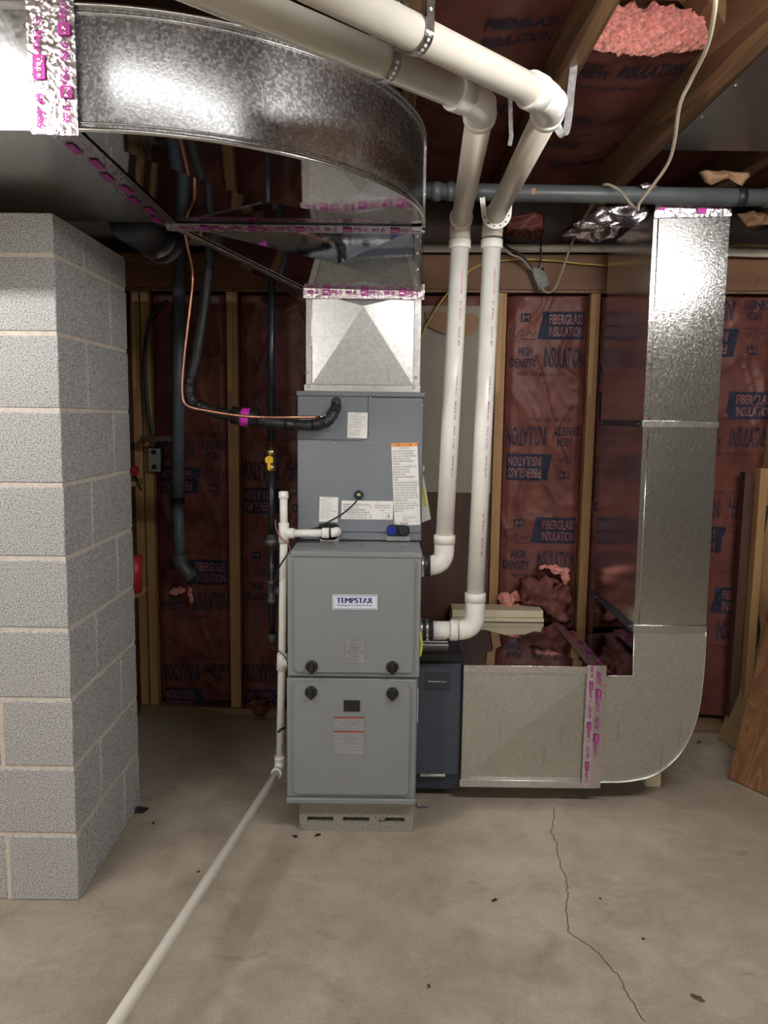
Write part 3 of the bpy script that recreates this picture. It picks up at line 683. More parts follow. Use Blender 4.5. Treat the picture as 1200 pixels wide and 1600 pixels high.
def label_plate(t, c0, c1, c2, mt, name='label', th=.0008, Y=None):
    """c0 lower-left, c1 lower-right, c2 upper-left (vectors). returns frame function"""
    ux, uz = c1 - c0, c2 - c0; N = ux.cross(uz).normalized()
    if N.y > 0: N = -N
    mb = new(mt); mb.prism([c0, c1, c1 + uz, c2], N * th); o = obj(name, mb, t)
    return o, (lambda a, b: c0 + ux * a + uz * b + N * (th + .0004)), ux, uz
def lines(par, fr, ux, uz, rows, mt='grey_ink'):
    mb = new(mt)
    for s, a, b, w_, h in rows: text(mb, s, fr(a, b), ux * w_, uz * h, .0)
    obj('lettering', mb, par)
YL = CY0 - .0082
o, fr, ux, uz = label_plate(t, at(542.5, 684, YL), at(573.5, 685, YL), at(543.5, 644, YL), 'white_label')
lines(o, fr, ux, uz, [('CAUTION', .32, .92, .36, .05)] + [('this unit contains refrigerant under pressure', .08, .84 - .05 * k, .84, .035) for k in range(4)] + [('WARNING', .3, .60, .4, .05)] + [('read the instructions before servicing', .08, .53 - .05 * k, .84, .035) for k in range(4)] + [('CAUTION', .32, .27, .36, .05)] + [('keep panel closed', .08, .20 - .05 * k, .55, .035) for k in range(3)])
YL = CY0 - .0046
o, fr, ux, uz = label_plate(t, at(498.5, 815, YL), at(527.5, 816, YL), at(499.5, 776, YL), 'white_label')
lines(o, fr, ux, uz, [('MODEL NO.', .3, .93, .4, .04), ('SERIAL', .06, .86, .3, .035)] + [('refrigerant charge lb oz', .06, .78 - .07 * k, .5 + .1 * (k % 3), .04) for k in range(10)] + [('A2L', .7, .42, .2, .05)])
o, fr, ux, uz = label_plate(t, at(533, 811, YL), at(613.5, 812, YL), at(534, 782, YL), 'white_label')
lines(o, fr, ux, uz, [('INSTALLATION', .26, .74, .27, .09), ('MINIMUM', .03, .74, .2, .09), ('HEIGHT (m) (ft)', .03, .60, .3, .09), ('MINIMUM ROOM AREA', .03, .47, .44, .09), ('OPERATING OR STORAGE', .05, .33, .5, .09), ('1.1 x TOTAL CHARGE (kg)', .04, .19, .46, .09), ('2.6 x TOTAL CHARGE (lb)', .04, .05, .46, .09), ('m²', .54, .19, .06, .09), ('ft²', .54, .05, .06, .09)], 'black_ink')
lines(o, fr, ux, uz, [('REFRIGERANT', .64, .72, .31, .08), ('SAFETY GROUP', .64, .60, .31, .08), ('A2L', .74, .46, .1, .08)], 'grey_ink')
mb = new('red_ink'); q = [fr(.565, .78), fr(.59, .68), fr(.565, .58), fr(.54, .68), fr(.565, .78)]; mb.strip(q, (0, -1, 0), .0008, .0003); obj('flame_symbol', mb, o)
mb = new('black_ink'); mb.strip([fr(.80, .08), fr(.80, .38), fr(.95, .38), fr(.95, .08), fr(.80, .08)], (0, -1, 0), .0006, .0003); mb.strip([fr(.875, .08), fr(.875, .38)], (0, -1, 0), .0006, .0003); mb.prism([fr(.905, .12), fr(.93, .12), fr(.922, .3), fr(.912, .3)], (0, -.0003, 0)); mb.prism([fr(.69, .88), fr(.70, .88), fr(.70, .98), fr(.69, .98)], (0, -.0003, 0)); obj('manual_symbol', mb, o)
YL = CY0 - .0065
o, fr, ux, uz = label_plate(t, at(616.5, 821, YL), at(657, 820, YL), at(611, 692.5, YL), 'white_label', th=.001)
mb = new('orange_ink'); mb.prism([fr(0, .955), fr(1, .955), fr(1, 1), fr(0, 1)], (0, -.0004, 0)); obj('warning_header', mb, o)
R_ = [('WARNING', .32, .962, .36, .025), ('RISK OF FIRE', .3, .93, .38, .016)]; y = .905
for s in ('FLAMMABLE REFRIGERANT', 'USED. TO BE REPAIRED', 'ONLY BY TRAINED SERVICE', 'PERSONNEL. DO NOT', 'PUNCTURE REFRIGERANT', 'TUBING.', None, 'DISPOSE OF PROPERLY IN', 'ACCORDANCE WITH', 'FEDERAL OR LOCAL', 'REGULATIONS.', 'FLAMMABLE REFRIGERANT', 'USED.', None, 'AUXILIARY DEVICES WHICH', 'MAY BE IGNITION SOURCES', 'SHALL NOT BE INSTALLED', 'IN THE DUCTWORK, OTHER', 'THAN AUXILIARY DEVICES', 'LISTED FOR USE WITH THE', 'SPECIFIC APPLIANCE. SEE', 'INSTRUCTIONS.', None, 'LEAK DETECTION SYSTEM', 'INSTALLED. UNIT MUST BE', 'POWERED EXCEPT FOR', 'SERVICE.'):
    if s is None: y -= .008; continue
    R_.append((s, .035, y - .012, .04 * len(s), .019)); y -= .0305
lines(o, fr, ux, uz, R_, 'black_ink'); lines(o, fr, ux, uz, [('READ OPERATING', .32, .085, .5, .018), ('MANUAL', .32, .058, .25, .018)], 'grey_ink'); lines(o, fr, ux, uz, [('R- 454B', .03, .008, .48, .028)], 'black_ink')
mb = new('black_ink')
for a in (.235, .70): mb.prism([fr(a, .963), fr(a + .06, .963), fr(a + .03, .99)], (0, -.0009, 0))
for b_ in (.735, .54, .295, .12, .045): mb.strip([fr(.03, b_ + .0), fr(.97, b_)], (0, -1, 0), .0004, .0003)
obj('warning_marks', mb, o)
# line-set grommet, cable grommet, drain opening, plugs
mb = new('black_rubber'); c = at(525.5, 634, CY0 - .006); mb.prism(rrect(c.x - .016, c.x + .016, c.z - .030, c.z + .030, .0155, CY0 - .008, 6), (0, -.008, 0), .002); obj('line_grommet', mb, t)
c = at(560.5, 773, CY0 - .01); mb = new('black_plastic').tube([c + Vector((.0115 * math.cos(a), 0, .0115 * math.sin(a))) for a in (2 * math.pi * k / 20 for k in range(21))], .0045, 8, False); mb.m('cream_board').cyl(c + Vector((0, .002, 0)), c + Vector((0, .006, 0)), .009); obj('cable_grommet', mb, t)
a0, a1 = at(496, 843, CY0 - .008), at(530, 818, CY0 - .008); mb = new('black_plastic').prism(rrect(a0.x, a1.x, a0.z, a1.z, .018, CY0 - .004), (0, -.006, 0), .002); obj('drain_opening', mb, t)
a0, a1 = at(604, 838, CY0 - .008), at(640, 822, CY0 - .008); mb = new('black_plastic').prism(rrect(a0.x, a1.x, a0.z, a1.z + .004, .016, CY0 - .004), (0, -.006, 0), .002); obj('drain_cover', mb, t)
a0, a1 = at(603.5, 845, CY0 - .008), at(640.5, 838, CY0 - .008); obj('drain_pan_lip', new('galv_edge').box((a0.x, CY0 - .010, a0.z), (a1.x, CY0, a1.z), .001), t)
a0, a1 = at(500, 846, CY0 - .008), at(530, 838, CY0 - .008); obj('drain_pan_lip', new('galv_edge').box((a0.x, CY0 - .010, a0.z), (a1.x, CY0, a1.z), .001), t)
for px, mt, nm in ((612, 'blue_cap', 'blue drain plug'), (630.5, 'black_rubber', 'black drain plug')):
    c = at(px, 829, CY0 - .012); mb = new(mt).tube([c, c - Vector((0, .006, 0)), c - Vector((0, .009, 0))], [.0175, .0175, .014], 20); mb.tube([c - Vector((0, .009, 0)), c - Vector((0, .012, 0))], [.008, .007], 6)
    o = obj('drain_plug', mb, t); o['label'] = nm

# ------------------------------------------------------------------ furnace
FX0, FX1, FY, FZ0, FZ1 = -.314, .120, 2.485, .118, .966
t = thing('furnace', 'tall light grey gas furnace with two door panels standing on a concrete block', 'furnace', (-.1, 2.8, FZ0))
mb = new('furnace_grey').box((FX0, FY, FZ0), (FX1, 3.20, FZ1), .002, 1); obj('cabinet_body', mb, t)
mb = new('furnace_grey').box((FX0 + .012, FY - .024, FZ1 - .004), (FX1 + .006, 3.2, FZ1 + .014), .003, 2); top = obj('top_plate', mb, t)
for px, rx in ((555, .026), (635, .024)):
    c = atz(px, 853, FZ1 + .0155); pts = [c + Vector((rx * math.cos(a), .022 * math.sin(a), 0)) for a in (2 * math.pi * k / 28 for k in range(29))]
    obj('knockout', new('furnace_grey').tube(pts, .0012, 5, False), top)
def door(name, x0, x1, z0, z1, ix0, ix1, iz0, iz1):
    mb = new('furnace_grey').box((x0, FY - .020, z0), (x1, FY - .001, z1), .003, 2)
    # embossed raised field with a rounded step
    for d, g_ in ((.0055, 0), (.0095, .0045)):
        mb.prism(rrect(ix0 + g_, ix1 - g_, iz0 + g_, iz1 - g_, .012 - g_ * .5, FY - .0195, 6), (0, -d, 0), .0024)
    return obj(name, mb, t)
Yd = FY - .02
u = door('upper_door', FX0 + .001, FX1 + .004, at(550, 1057, Yd).z, at(550, 868, Yd).z, at(458, 960, Yd).x, at(648, 960, Yd).x, at(550, 1051, Yd).z, at(550, 873, Yd).z)
l = door('lower_door', FX0 - .002, FX1 - .004, at(550, 1246, Yd).z, at(550, 1061, Yd).z, at(457, 1150, Yd).x, at(641, 1150, Yd).x, at(550, 1241, Yd).z, at(550, 1068, Yd).z)
mb = new('furnace_grey').box((FX0 - .003, FY - .03, FZ0), (FX1 - .002, FY, at(550, 1246, Yd).z - .001), .003, 2); obj('bottom_rail', mb, t)
Yk = FY - .030
for px, py, par in ((487, 1041, u), (613, 1042, u), (486, 1081, l), (613, 1083, l)):
    c = at(px, py, Yk); mb = new('black_plastic').tube([c + Vector((0, .004, 0)), c - Vector((0, .006, 0)), c - Vector((0, .010, 0))], [.020, .020, .017], 28)
    mb.box((c.x - .007, c.y - .021, c.z - .019), (c.x + .007, c.y - .008, c.z + .014), .003, 2); mb.tube([c + Vector((0, -.001, -.019)), c + Vector((0, -.009, -.019))], .0065, 12); obj('door_knob', mb, par)
Yb = FY - .0292
o, fr, ux, uz = label_plate(u, at(519.5, 952, Yb), at(589.5, 952.5, Yb), at(519.5, 929, Yb), 'badge_white', 'name_badge', .0025)
mb = new('navy_ink'); q = [fr(.025, .07), fr(.975, .07), fr(.975, .93), fr(.025, .93), fr(.025, .07)]; mb.strip(q, (0, -1, 0), .0014, .0003)
[text(mb, 'TEMPSTAR', fr(.085 + q * .009, .44) - Vector((0, q * .0001, 0)), ux * .80, uz * .36, .0) for q in range(3)]; text(mb, 'Heating and Cooling Products', fr(.115, .20), ux * .77, uz * .17, .01); obj('lettering', mb, o)
mb = new('badge_white'); c = fr(.775, .62); st = [c + Vector((.0075 * (1 if k % 2 == 0 else .42) * math.sin(R(36 * k)), -.0004, .0065 * (1 if k % 2 == 0 else .42) * math.cos(R(36 * k)))) for k in range(10)]
mb.prism(st, (0, -.0004, 0)); obj('star', mb, o)
o, fr, ux, uz = label_plate(u, at(538, 1036, Yb), at(569.5, 1037, Yb), at(538.5, 998, Yb), 'grey_label')
lines(o, fr, ux, uz, [('WARNING', .3, .91, .4, .05)] + [('this furnace must be installed by a qualified agency', .06, .84 - .045 * k, .86, .03) for k in range(4)] + [('AVERTISSEMENT', .2, .62, .6, .05)] + [('installation must follow local codes', .06, .55 - .045 * k, .86, .03) for k in range(5)] + [('ADVERTENCIA', .25, .27, .5, .05)] + [('read the manual first', .06, .2 - .045 * k, .6, .03) for k in range(4)], 'black_ink')
mb = new('black_ink'); mb.strip([fr(.01, .01), fr(.99, .01), fr(.99, .99), fr(.01, .99), fr(.01, .01)], (0, -1, 0), .0006, .0002); obj('label_border', mb, o)
a0, a1 = at(536, 1112, Yb), at(563.5, 1093, Yb)
mb = new('coil_grey').prism(rrect(a0.x, a1.x, a0.z, a1.z, .006, Yb), (0, -.002, 0), .0008); o = obj('sight_window', mb, l); mb = new('black_plastic').prism(rrect(a0.x + .002, a1.x - .002, a0.z + .002, a1.z - .002, .005, Yb - .002), (0, -.001, 0)); obj('dark_glass', mb, o)
o, fr, ux, uz = label_plate(l, at(520.5, 1179, Yb), at(568.5, 1179.5, Yb), at(521.5, 1119.5, Yb), 'grey_label')
mb = new('red_ink')
for b_ in (.955, .59): quad(mb, fr(.01, b_), ux * .98, uz * .04)
obj('red_bars', mb, o)
rows = []
for b0 in (.93, .565):
    rows += [('if the information in these instructions is not followed exactly', .04, b0 - .045 - .035 * k, .9, .02) for k in range(2)] + [('WHAT TO DO IF YOU SMELL GAS', .24, b0 - .13, .52, .025), ('do not light any appliance', .04, b0 - .17, .3, .02), ('a S a', .38, b0 - .2, .2, .045), ('do not touch switches', .62, b0 - .17, .32, .02), ('installation and service must be performed by a qualified agency', .04, b0 - .25, .8, .02), ('call your gas supplier', .04, b0 - .285, .75, .02)]
lines(o, fr, ux, uz, rows, 'black_ink')
mb = new('black_ink'); mb.strip([fr(.01, .01), fr(.99, .01), fr(.99, .99), fr(.01, .99), fr(.01, .01)], (0, -1, 0), .0006, .0002)
for b_ in (.12, .22, .62): mb.strip([fr(.01, b_), fr(.99, b_)], (0, -1, 0), .0004, .0002)
obj('label_border', mb, o)
tag(o, 'grey safety label with red bars')
# side tag strip
a0, a1 = at(650.5, 1130, FY), at(653, 1082, FY); obj('side_label', new('white_label').box((FX1 + .001, FY + .004, a0.z), (FX1 + .003, FY + .05, a1.z)), t)
mb = new('yellow_card').tube(spline([(FX1 + .004, FY + .06, .70), (FX1 + .012, FY + .03, .66), (FX1 + .006, FY + .02, .62)], 6), .005, 8); obj('wire_loop', mb, t)

# concrete block underneath
t = thing('base_block', 'rough concrete block with three slots under the furnace', 'concrete block', (-.085, 2.6, 0))
bx0, bx1, by0, by1, bz = -.277, .113, 2.492, 2.90, .112
mb = new('block_small')
sl = [(at(480, 1282, by0).x, at(521, 1282, by0).x), (at(536, 1282, by0).x, at(577, 1282, by0).x), (at(592, 1282, by0).x, at(632, 1282, by0).x)]
zs0, zs1 = .034, .052
mb.box((bx0, by0, 0), (bx1, by1, zs0)); mb.box((bx0, by0, zs1), (bx1, by1, bz))
xs = [bx0] + [v for s in sl for v in s] + [bx1]
for a, b in zip(xs[::2], xs[1::2]): mb.box((a, by0, zs0), (b, by1, zs1))
obj('block_body', mb, t)
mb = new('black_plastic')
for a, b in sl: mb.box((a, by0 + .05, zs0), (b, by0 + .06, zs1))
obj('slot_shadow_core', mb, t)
mb = new('block_small').sph((sl[2][0] + .008, by0 + .012, .046), .013, 3, (1.3, .8, .9)); obj('mortar_lump', mb, t)

# ------------------------------------------------------------------ return air side
t = thing('filter_cabinet', 'dark slate air filter cabinet squeezed between furnace and return plenum', 'filter cabinet', (.21, 3.0, .03))
gx0, gx1, gy, gz0, gz1 = .126, .293, 2.74, .095, .522
obj('cabinet_body', new('slate_dark').box((gx0, gy + .004, .03), (gx1 + .004, 3.2, .555), .002, 1), t)
dr = obj('door', new('slate').box((gx0 + .002, gy - .012, gz0), (gx1 - .002, gy + .003, gz1), .003, 2), t)
a0, a1 = at(664, 1078, gy - .014), at(705.5, 1052, gy - .014)
bd = obj('name_plate', new('slate_dark').prism(rrect(a0.x, a1.x, a0.z, a1.z, .006, gy - .012), (0, -.003, 0), .001), dr)
mb = new('white_ink'); text(mb, 'Honeywell', Vector((a0.x + .011, gy - .0156, (a0.z + a1.z) / 2 - .004)), (.040, 0, 0), (0, 0, .009), .02); text(mb, 'Home', Vector((a0.x + .053, gy - .0156, (a0.z + a1.z) / 2 - .0025)), (.024, 0, 0), (0, 0, .0065), .0); obj('lettering', mb, bd)
obj('pull_handle', new('steel').box((gx0 + .02, gy - .02, gz0 - .006), (gx0 + .115, gy - .008, gz0 + .004), .002, 2), dr)
obj('top_cap', new('black_plastic').box((gx0, gy - .002, gz1 + .004), (gx1 + .004, gy + .01, gz1 + .036), .002, 1), t)
mb = new('galv').box((gx0 + .01, gy + .09, .556), (gx0 + .125, gy + .26, .560)); 
for k in range(4): mb.box((gx0 + .01, gy + .10 + k * .04, .560), (gx0 + .125, gy + .12 + k * .04, .563))
obj('top_rail', mb, t)
YP = 2.70
P = {k: at(*v, YP) for k, v in dict(tl=(722, 1041), tr=(929, 1047), br=(919, 1230), bl=(720, 1223)).items()}
t = thing('return_plenum', 'low metal return plenum box on the floor with an embossed X on its face', 'plenum', (.53, 3.0, .07))
xl, xr, z0, z1 = .297, .775, .068, .528
mb = new('galv_dull'); F = [Vector((xl, YP, z0 + .02)), Vector((xr, YP, z0 + .02)), Vector((xr, YP, z1 - .02)), Vector((xl, YP, z1 - .02))]; cc = at(824, 1133, YP - .013)
for i in range(4): mb.face([F[i], F[(i + 1) % 4], cc])
obj('front_sheet', mb, t)
mb = new('galv_dull').box((xl, YP + .002, z0), (xr, 3.31, z1 - .002)); obj('box_body', mb, t)
mb = new('galv_mirror'); T = [Vector((xl, YP - .004, z1)), Vector((xr, YP - .004, z1)), Vector((xr, 3.31, z1)), Vector((xl, 3.31, z1))]; cc = Vector(((xl + xr) / 2, 3.0, z1 + .016))
for i in range(4): mb.face([T[i], T[(i + 1) % 4], cc])
obj('top_sheet', mb, t)
mb = new('galv_edge').box((xl - .002, YP - .009, z1 - .026), (xr - .01, YP - .001, z1 + .002), .0012); fr_ = obj('edge_flange', mb, t); obj('edge_flange', new('galv_edge').box((xl - .006, YP - .009, z0 - .002), (xr - .01, YP - .001, z0 + .026), .0012), t)
for q in ((734, 1041), (915, 1047), (730, 1216), (899, 1222)): obj('screw', scr(new('screw'), at(*q, YP - .009), r=.005), fr_)
c = at(825, 1105, YP - .004); obj('test_hole', new('black_plastic').prism([c + Vector((.006 * math.cos(a), -.001, .0035 * math.sin(a))) for a in (2 * math.pi * k / 12 for k in range(12))], (0, .003, 0)), t)
# rise elbow
t = thing('return_elbow', 'metal duct elbow with rounded heel turning up from the return plenum', 'duct elbow', (.97, 3.0, .09))
heel = [(1103, 983), (1099, 1050), (1091, 1110), (1078, 1150), (1060, 1180), (1035, 1203), (1010, 1215), (975, 1221), (930, 1222)]
hs = spline([at(*q, YP + .002) for q in heel], 5)
out = [Vector((xr + .0, YP + .002, .505)), at(989, 1056, YP + .002), at(990, 985, YP + .002)] + hs
for q in out: q.y = YP + .002
out[0].z = out[1].z; out[-1].x = xr; mb = new('galv_dull'); mb.face(out); obj('cheek_sheet', mb, t)
mb = new('galv_mirror'); YBk = 3.25
D = Vector((0, YBk - YP - .002, 0))
for a, b in zip(out[:3], out[1:3]): mb.face([a, b, b + D, a + D])
obj('throat_sheet', mb, t)
mb = new('galv'); lo_ = [mb.bm.verts.new(q) for q in out[2:]]; hi_ = [mb.bm.verts.new(q + D) for q in out[2:]]
for i in range(len(lo_) - 1): mb._tag([mb.bm.faces.new((lo_[i], lo_[i + 1], hi_[i + 1], hi_[i]))], i > 0)
obj('heel_sheet', mb, t)
mb = new('galv_dull').face([q + D for q in out][::-1]); obj('cheek_sheet', mb, t)
mb = new('galv_edge').tube([q + Vector((0, -.003, 0)) for q in hs], .0035, 6); mb.tube([out[0] + Vector((.02, -.003, 0)), out[1] + Vector((0, -.003, 0)), out[2] + Vector((0, -.003, 0))], .003, 6); obj('seam', mb, t)
for q in ((959, 1077), (956, 1139), (950, 1207)): obj('screw', scr(new('screw'), at(*q, YP), r=.0035), t)
# tape at the joint
mb = new('foil')
a, b = at(931, 1040, YP - .014), at(921, 1232, YP - .014)
for s_, wd, sd_ in ((-1, .030, 1), (1, .040, 2)):
    crinkle_sheet(mb, b, a - b, (s_ * wd, .004, 0), (0, -1, 0), .0018, 70, 8, sd_)
crinkle_sheet(mb, (xr - .03, YP - .01, z1 + .003), (0, .56, 0), (.035, 0, 0), (0, 0, 1), .003, 70, 8, 4); crinkle_sheet(mb, (xr + .004, YP - .01, .508), (0, .55, 0), (.05, 0, 0), (0, 0, 1), .003, 70, 8, 7)
ft = obj('foil_tape', mb, t)
tape_print(ft, b + Vector((-.022, -.006, .02)), (a - b) * .98, Vector((-.018, 0, 0)) * -1, 3); tape_print(ft, b + Vector((.004, -.006, .12)), (a - b) * .72, Vector((.024, 0, 0)), 2)
mb = new('magenta_ink')
for k in range(8): quad(mb, (xr + .012 + .018 * (k % 2), YP + .02 + .066 * k, .5135), (.016, 0, 0), (0, .045, 0))
obj('tape_print', mb, ft)
# riser
t = thing('riser_duct', 'tall rectangular metal duct rising from the return elbow to the ceiling', 'duct', (1.03, 2.98, .66))
def seg_(name, bl, br, tl, tr, mt='galv_riser'):
    f4 = [at(*bl, YP), at(*br, YP), at(*tr, YP), at(*tl, YP)]
    mb = new(mt).hexa(f4 + [q + Vector((0, .53, 0)) for q in f4]); return obj(name, mb, t)
lo_s = seg_('lower_section', (990, 980), (1103, 980), (1005, 664), (1121, 661)); up_s = seg_('upper_section', (1005, 662), (1121, 659), (1022, 330), (1142, 326))
for (a, b, z_) in (((990, 981), (1103, 981), 0), ((1004, 662), (1122, 661), 1)):
    p, q = at(*a, YP - .003), at(*b, YP - .003); p.x -= .002; q.x += .002; z = p.z
    o = obj('drive_cleat', new('galv_edge').box((p.x, YP - .008, z - .012), (q.x, YP + .001, z + .012), .002, 2), t)
    obj('side_cleat', new('slate_dark').box((p.x - .004, YP - .006, z - .012), (p.x + .002, YP + .53, z + .012), .001, 1), t)
    for yy in (YP + .02, YP + .48): obj('screw', scr(new('screw'), (p.x - .004, yy, z), (-1, 0, 0), .005), o)
mb = new('galv_edge'); 
mb.tube([at(1014, 665, YP), at(1029, 335, YP)], .0025, 6); mb.tube([at(998, 975, YP), at(1013, 672, YP)], .0025, 6); obj('corner_seam', mb, t)
mb = new('foil'); a = at(1022, 341, YP - .004); b = at(1142, 338, YP - .004); crinkle_sheet(mb, a, b - a, (0, -.004, .045), (0, -1, 0), .006, 60, 10, 12); ft = obj('foil_tape', mb, t)
mb = new('magenta_ink'); quad(mb, at(1090, 333, YP - .014), (.03, 0, 0), (0, 0, .018)); quad(mb, at(1030, 328, YP - .014), (.02, 0, 0), (0, 0, .01)); quad(mb, at(1118, 325, YP - .014), (.02, 0, 0), (0, 0, .01)); obj('tape_print', mb, ft)
# small support block under the elbow and flat board on the plenum
tag(obj('support_block', new('cream_board').box((1.03, 2.84, 0), (1.09, 2.98, .085), .003, 1)), 'small pale wood block under the rounded duct heel', 'block')
tag(obj('plenum_support', new('slate_dark').box((.36, 2.86, 0), (.74, 3.2, .066), .003, 1)), 'dark block hidden in shadow under the return plenum', 'block')
p, q = at(705, 968, 3.29), at(850, 968, 3.29)
t = thing('foam_board', 'cream foam board strip lying on the back of the return plenum', 'board', ((p.x + q.x) / 2, 3.2, .53))
mb = new('cream_board').box((p.x, 3.29, .5305), (q.x, 3.40, .548), .002, 1); obj('lower_layer', mb, t)
mb = new('cream_board').box((p.x + .004, 3.295, .549), (q.x - .003, 3.405, .582), .002, 1); obj('upper_layer', mb, t)

# ================================================================== PVC VENT PIPES
RP = .0302; YV = 2.60
def hub(mb, a, b, r=RP + .0065): return mb.tube([a, a.lerp(b, .06), b], [r * .97, r, r], 24)
def vent(label, v_lo, v_hi, side, near, far, ends, zt, elbow_len, clamps, tee):
    t = thing('vent_pipe', label, 'pipe', (v_lo.x, YV, v_lo.z), 'white plastic furnace vent pipes')
    # vertical run
    obj('riser_pipe', new('pvc').tube([v_lo + Vector((0, 0, .03)), v_hi - Vector((0, 0, .02))], RP, 28), t)
    # lower elbow into furnace side
    c = Vector((v_lo.x, YV, side.z)); mb = new('pvc').tube([v_lo + Vector((0, 0, .05)), v_lo + Vector((0, 0, .045))] + bend(v_lo + Vector((0, 0, .05)), c, side, .055, 10), RP + .004, 28)
    hub(mb, Vector((v_lo.x, YV, v_lo.z + .058)), Vector((v_lo.x, YV, v_lo.z + .028)))
    hub(mb, Vector((v_lo.x - .085, YV, side.z)), Vector((v_lo.x - .058, YV, side.z))) if elbow_len else None
    obj('lower_elbow', mb, t)
    if elbow_len: obj('stub_pipe', new('pvc').tube([Vector((v_lo.x - .08, YV, side.z)), side], RP, 28), t)
    # rubber coupling with clamps
    mb = new('black_rubber').tube([side + Vector((.006, 0, 0)), Vector((FX1 + .001, YV, side.z))], RP + .007, 28); cp = obj('rubber_coupling', mb, t)
    n = clamps
    for k in range(n):
        x = FX1 + .008 + k * .020; pts = [(x, YV, side.z), (x + .010, YV, side.z)]
        mb = new('steel').tube([Vector(q) for q in pts], RP + .0085, 28); mb.box((x, YV - .048, side.z - .030), (x + .010, YV - .034, side.z - .018), .002); obj('hose_clamp', mb, cp)
    # upper elbow towards the camera
    c2 = Vector((v_hi.x, v_hi.y, zt)); d = (near - c2).normalized()
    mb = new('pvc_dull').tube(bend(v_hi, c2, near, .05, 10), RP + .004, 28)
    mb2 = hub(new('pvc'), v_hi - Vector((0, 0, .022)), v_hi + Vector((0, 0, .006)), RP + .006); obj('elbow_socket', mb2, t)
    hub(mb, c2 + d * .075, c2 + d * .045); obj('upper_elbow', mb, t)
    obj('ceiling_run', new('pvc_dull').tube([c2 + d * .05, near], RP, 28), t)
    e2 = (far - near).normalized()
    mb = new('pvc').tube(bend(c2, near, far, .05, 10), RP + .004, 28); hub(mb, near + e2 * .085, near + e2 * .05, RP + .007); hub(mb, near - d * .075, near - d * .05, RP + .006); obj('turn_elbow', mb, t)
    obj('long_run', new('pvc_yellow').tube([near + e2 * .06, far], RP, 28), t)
    return t, c2
p1lo = at(694, 862, YV); p1hi = at(718.5, 378, YV); p2lo = at(742, 952, YV); p2hi = at(768.5, 378, YV)
s1 = Vector((FX1 + .034, YV, at(680, 884, YV).z)); s2 = Vector((FX1 + .048, YV, at(680, 984, YV).z))
nearA = Vector((.345, 1.71, 2.078)); farA = nearA + Vector((-.43, -.40, 0)).normalized() * 1.5
nearB = Vector((.193, 1.69, 2.066)); farB = nearB + Vector((-.245, -.215, 0)).normalized() * 1.5
t1, c1 = vent('left-hand white vent pipe, shorter one entering the furnace side near its top', p1lo, p1hi, s1, nearB, farB, None, 2.045, False, 1, False)
t2, c2 = vent('right-hand white vent pipe, longer one entering the furnace below the first', p2lo, p2hi, s2, nearA, farA, None, 2.052, True, 2, False)
# red and black printing running along the pipes
for tt, lo_, hi_ in ((t1, p1lo, p1hi), (t2, p2lo, p2hi)):
    mb = new('magenta_ink'); d = hi_ - lo_; L_ = d.length; d.normalize(); rgt = Vector((1, 0, 0)); words = ['CHARLOTTE PIPE', '2" PVC', 'SCH 40', 'ASTM D1785', 'NSF-pw', 'MADE IN USA', 'PVC 1120', '280 PSI @ 73F']
    z = L_ - .09; k = 0; ang = R(20)
    base = Vector((math.sin(ang) * (RP + .0006), -math.cos(ang) * (RP + .0006), 0)); tv = Vector((math.cos(ang), math.sin(ang), 0))
    while z > .18:
        wd = .055 + .006 * (len(words[k % 8]) % 5)
        if k % 5 != 3: text(mb, words[k % 8], lo_ + d * z + base - tv * .003, -d * wd, tv * .0065, .01)
        z -= wd + .022; k += 1
    obj('pipe_printing', mb, tt)
for tt, a, b in ((t2, nearA, farA),):
    mb = new('magenta_ink'); d = (b - a).normalized(); n_ = Vector((d.y, -d.x, 0)).normalized()
    if n_.y > 0: n_ = -n_
    up = Vector((0, 0, 1)); ang = R(68); base = (n_ * math.cos(ang) + up * math.sin(ang)) * (RP + .0007); tv = (up * math.cos(ang) - n_ * math.sin(ang))
    z = .12
    k = 0
    while z < .9:
        wd = .05 + .005 * (k % 4); text(mb, ['CHARLOTTE', 'PVC 1120', 'SCH 40', 'ASTM D1785'][k % 4], a + d * (z + wd) + base, -d * wd, tv * .008, .01); z += wd + .015; k += 1
    obj('pipe_printing', mb, tt)
# straps
def loop_strap(label, c, axis, up_to, wd=.019):
    t_ = thing('pipe_strap', label, 'strap', tuple(c)); mb = new('galv'); d = axis.normalized(); up = Vector((0, 0, 1)); sd = d.cross(up).normalized()
    pts = []; r = RP + .0015
    for k in range(21):
        a = R(-8 - 164 * k / 20) ; pts.append(c + sd * r * math.cos(a) + up * r * math.sin(a))
    pts = [c + sd * r + up * (up_to - c.z) + d * .0] + [c + sd * r * 1.0 + up * .03] + pts + [c - sd * r + up * .03] + [c - sd * r + up * (up_to - c.z)]
    def nn(i):
        v = pts[i] - c; v -= d * v.dot(d)
        if v.z > r * .6: v.z = 0
        return v
    mb.strip(pts, nn, wd, .0012); obj('perforated_band', mb, t_)
    mb = new('white_ink')
    for i in range(3, len(pts) - 2, 2):
        v = nn(i).normalized(); mb.tube([pts[i] + v * .0012, pts[i] + v * .0018], .0032, 10)
    for k in range(5):
        for s_ in (1, -1):
            p = c + sd * r * s_ + up * (.03 + k * .03); mb.tube([p + sd * s_ * .0012, p + sd * s_ * .0018], .0032, 10)
    obj('band_holes', mb, t_); return t_
dA = (farA - nearA).normalized(); dB = (farB - nearB).normalized()
cA = nearA + dA * ((nearA - atz(640, 60, nearA.z)).length); cB = nearB + dB * ((nearB - atz(622, 90, nearB.z)).length)
loop_strap('perforated metal strap looped under the front white pipe at the top', cA, dA, JB + .02)
loop_strap('perforated metal strap looped under the rear white pipe, mostly hidden', cB, dB, JB + .02)
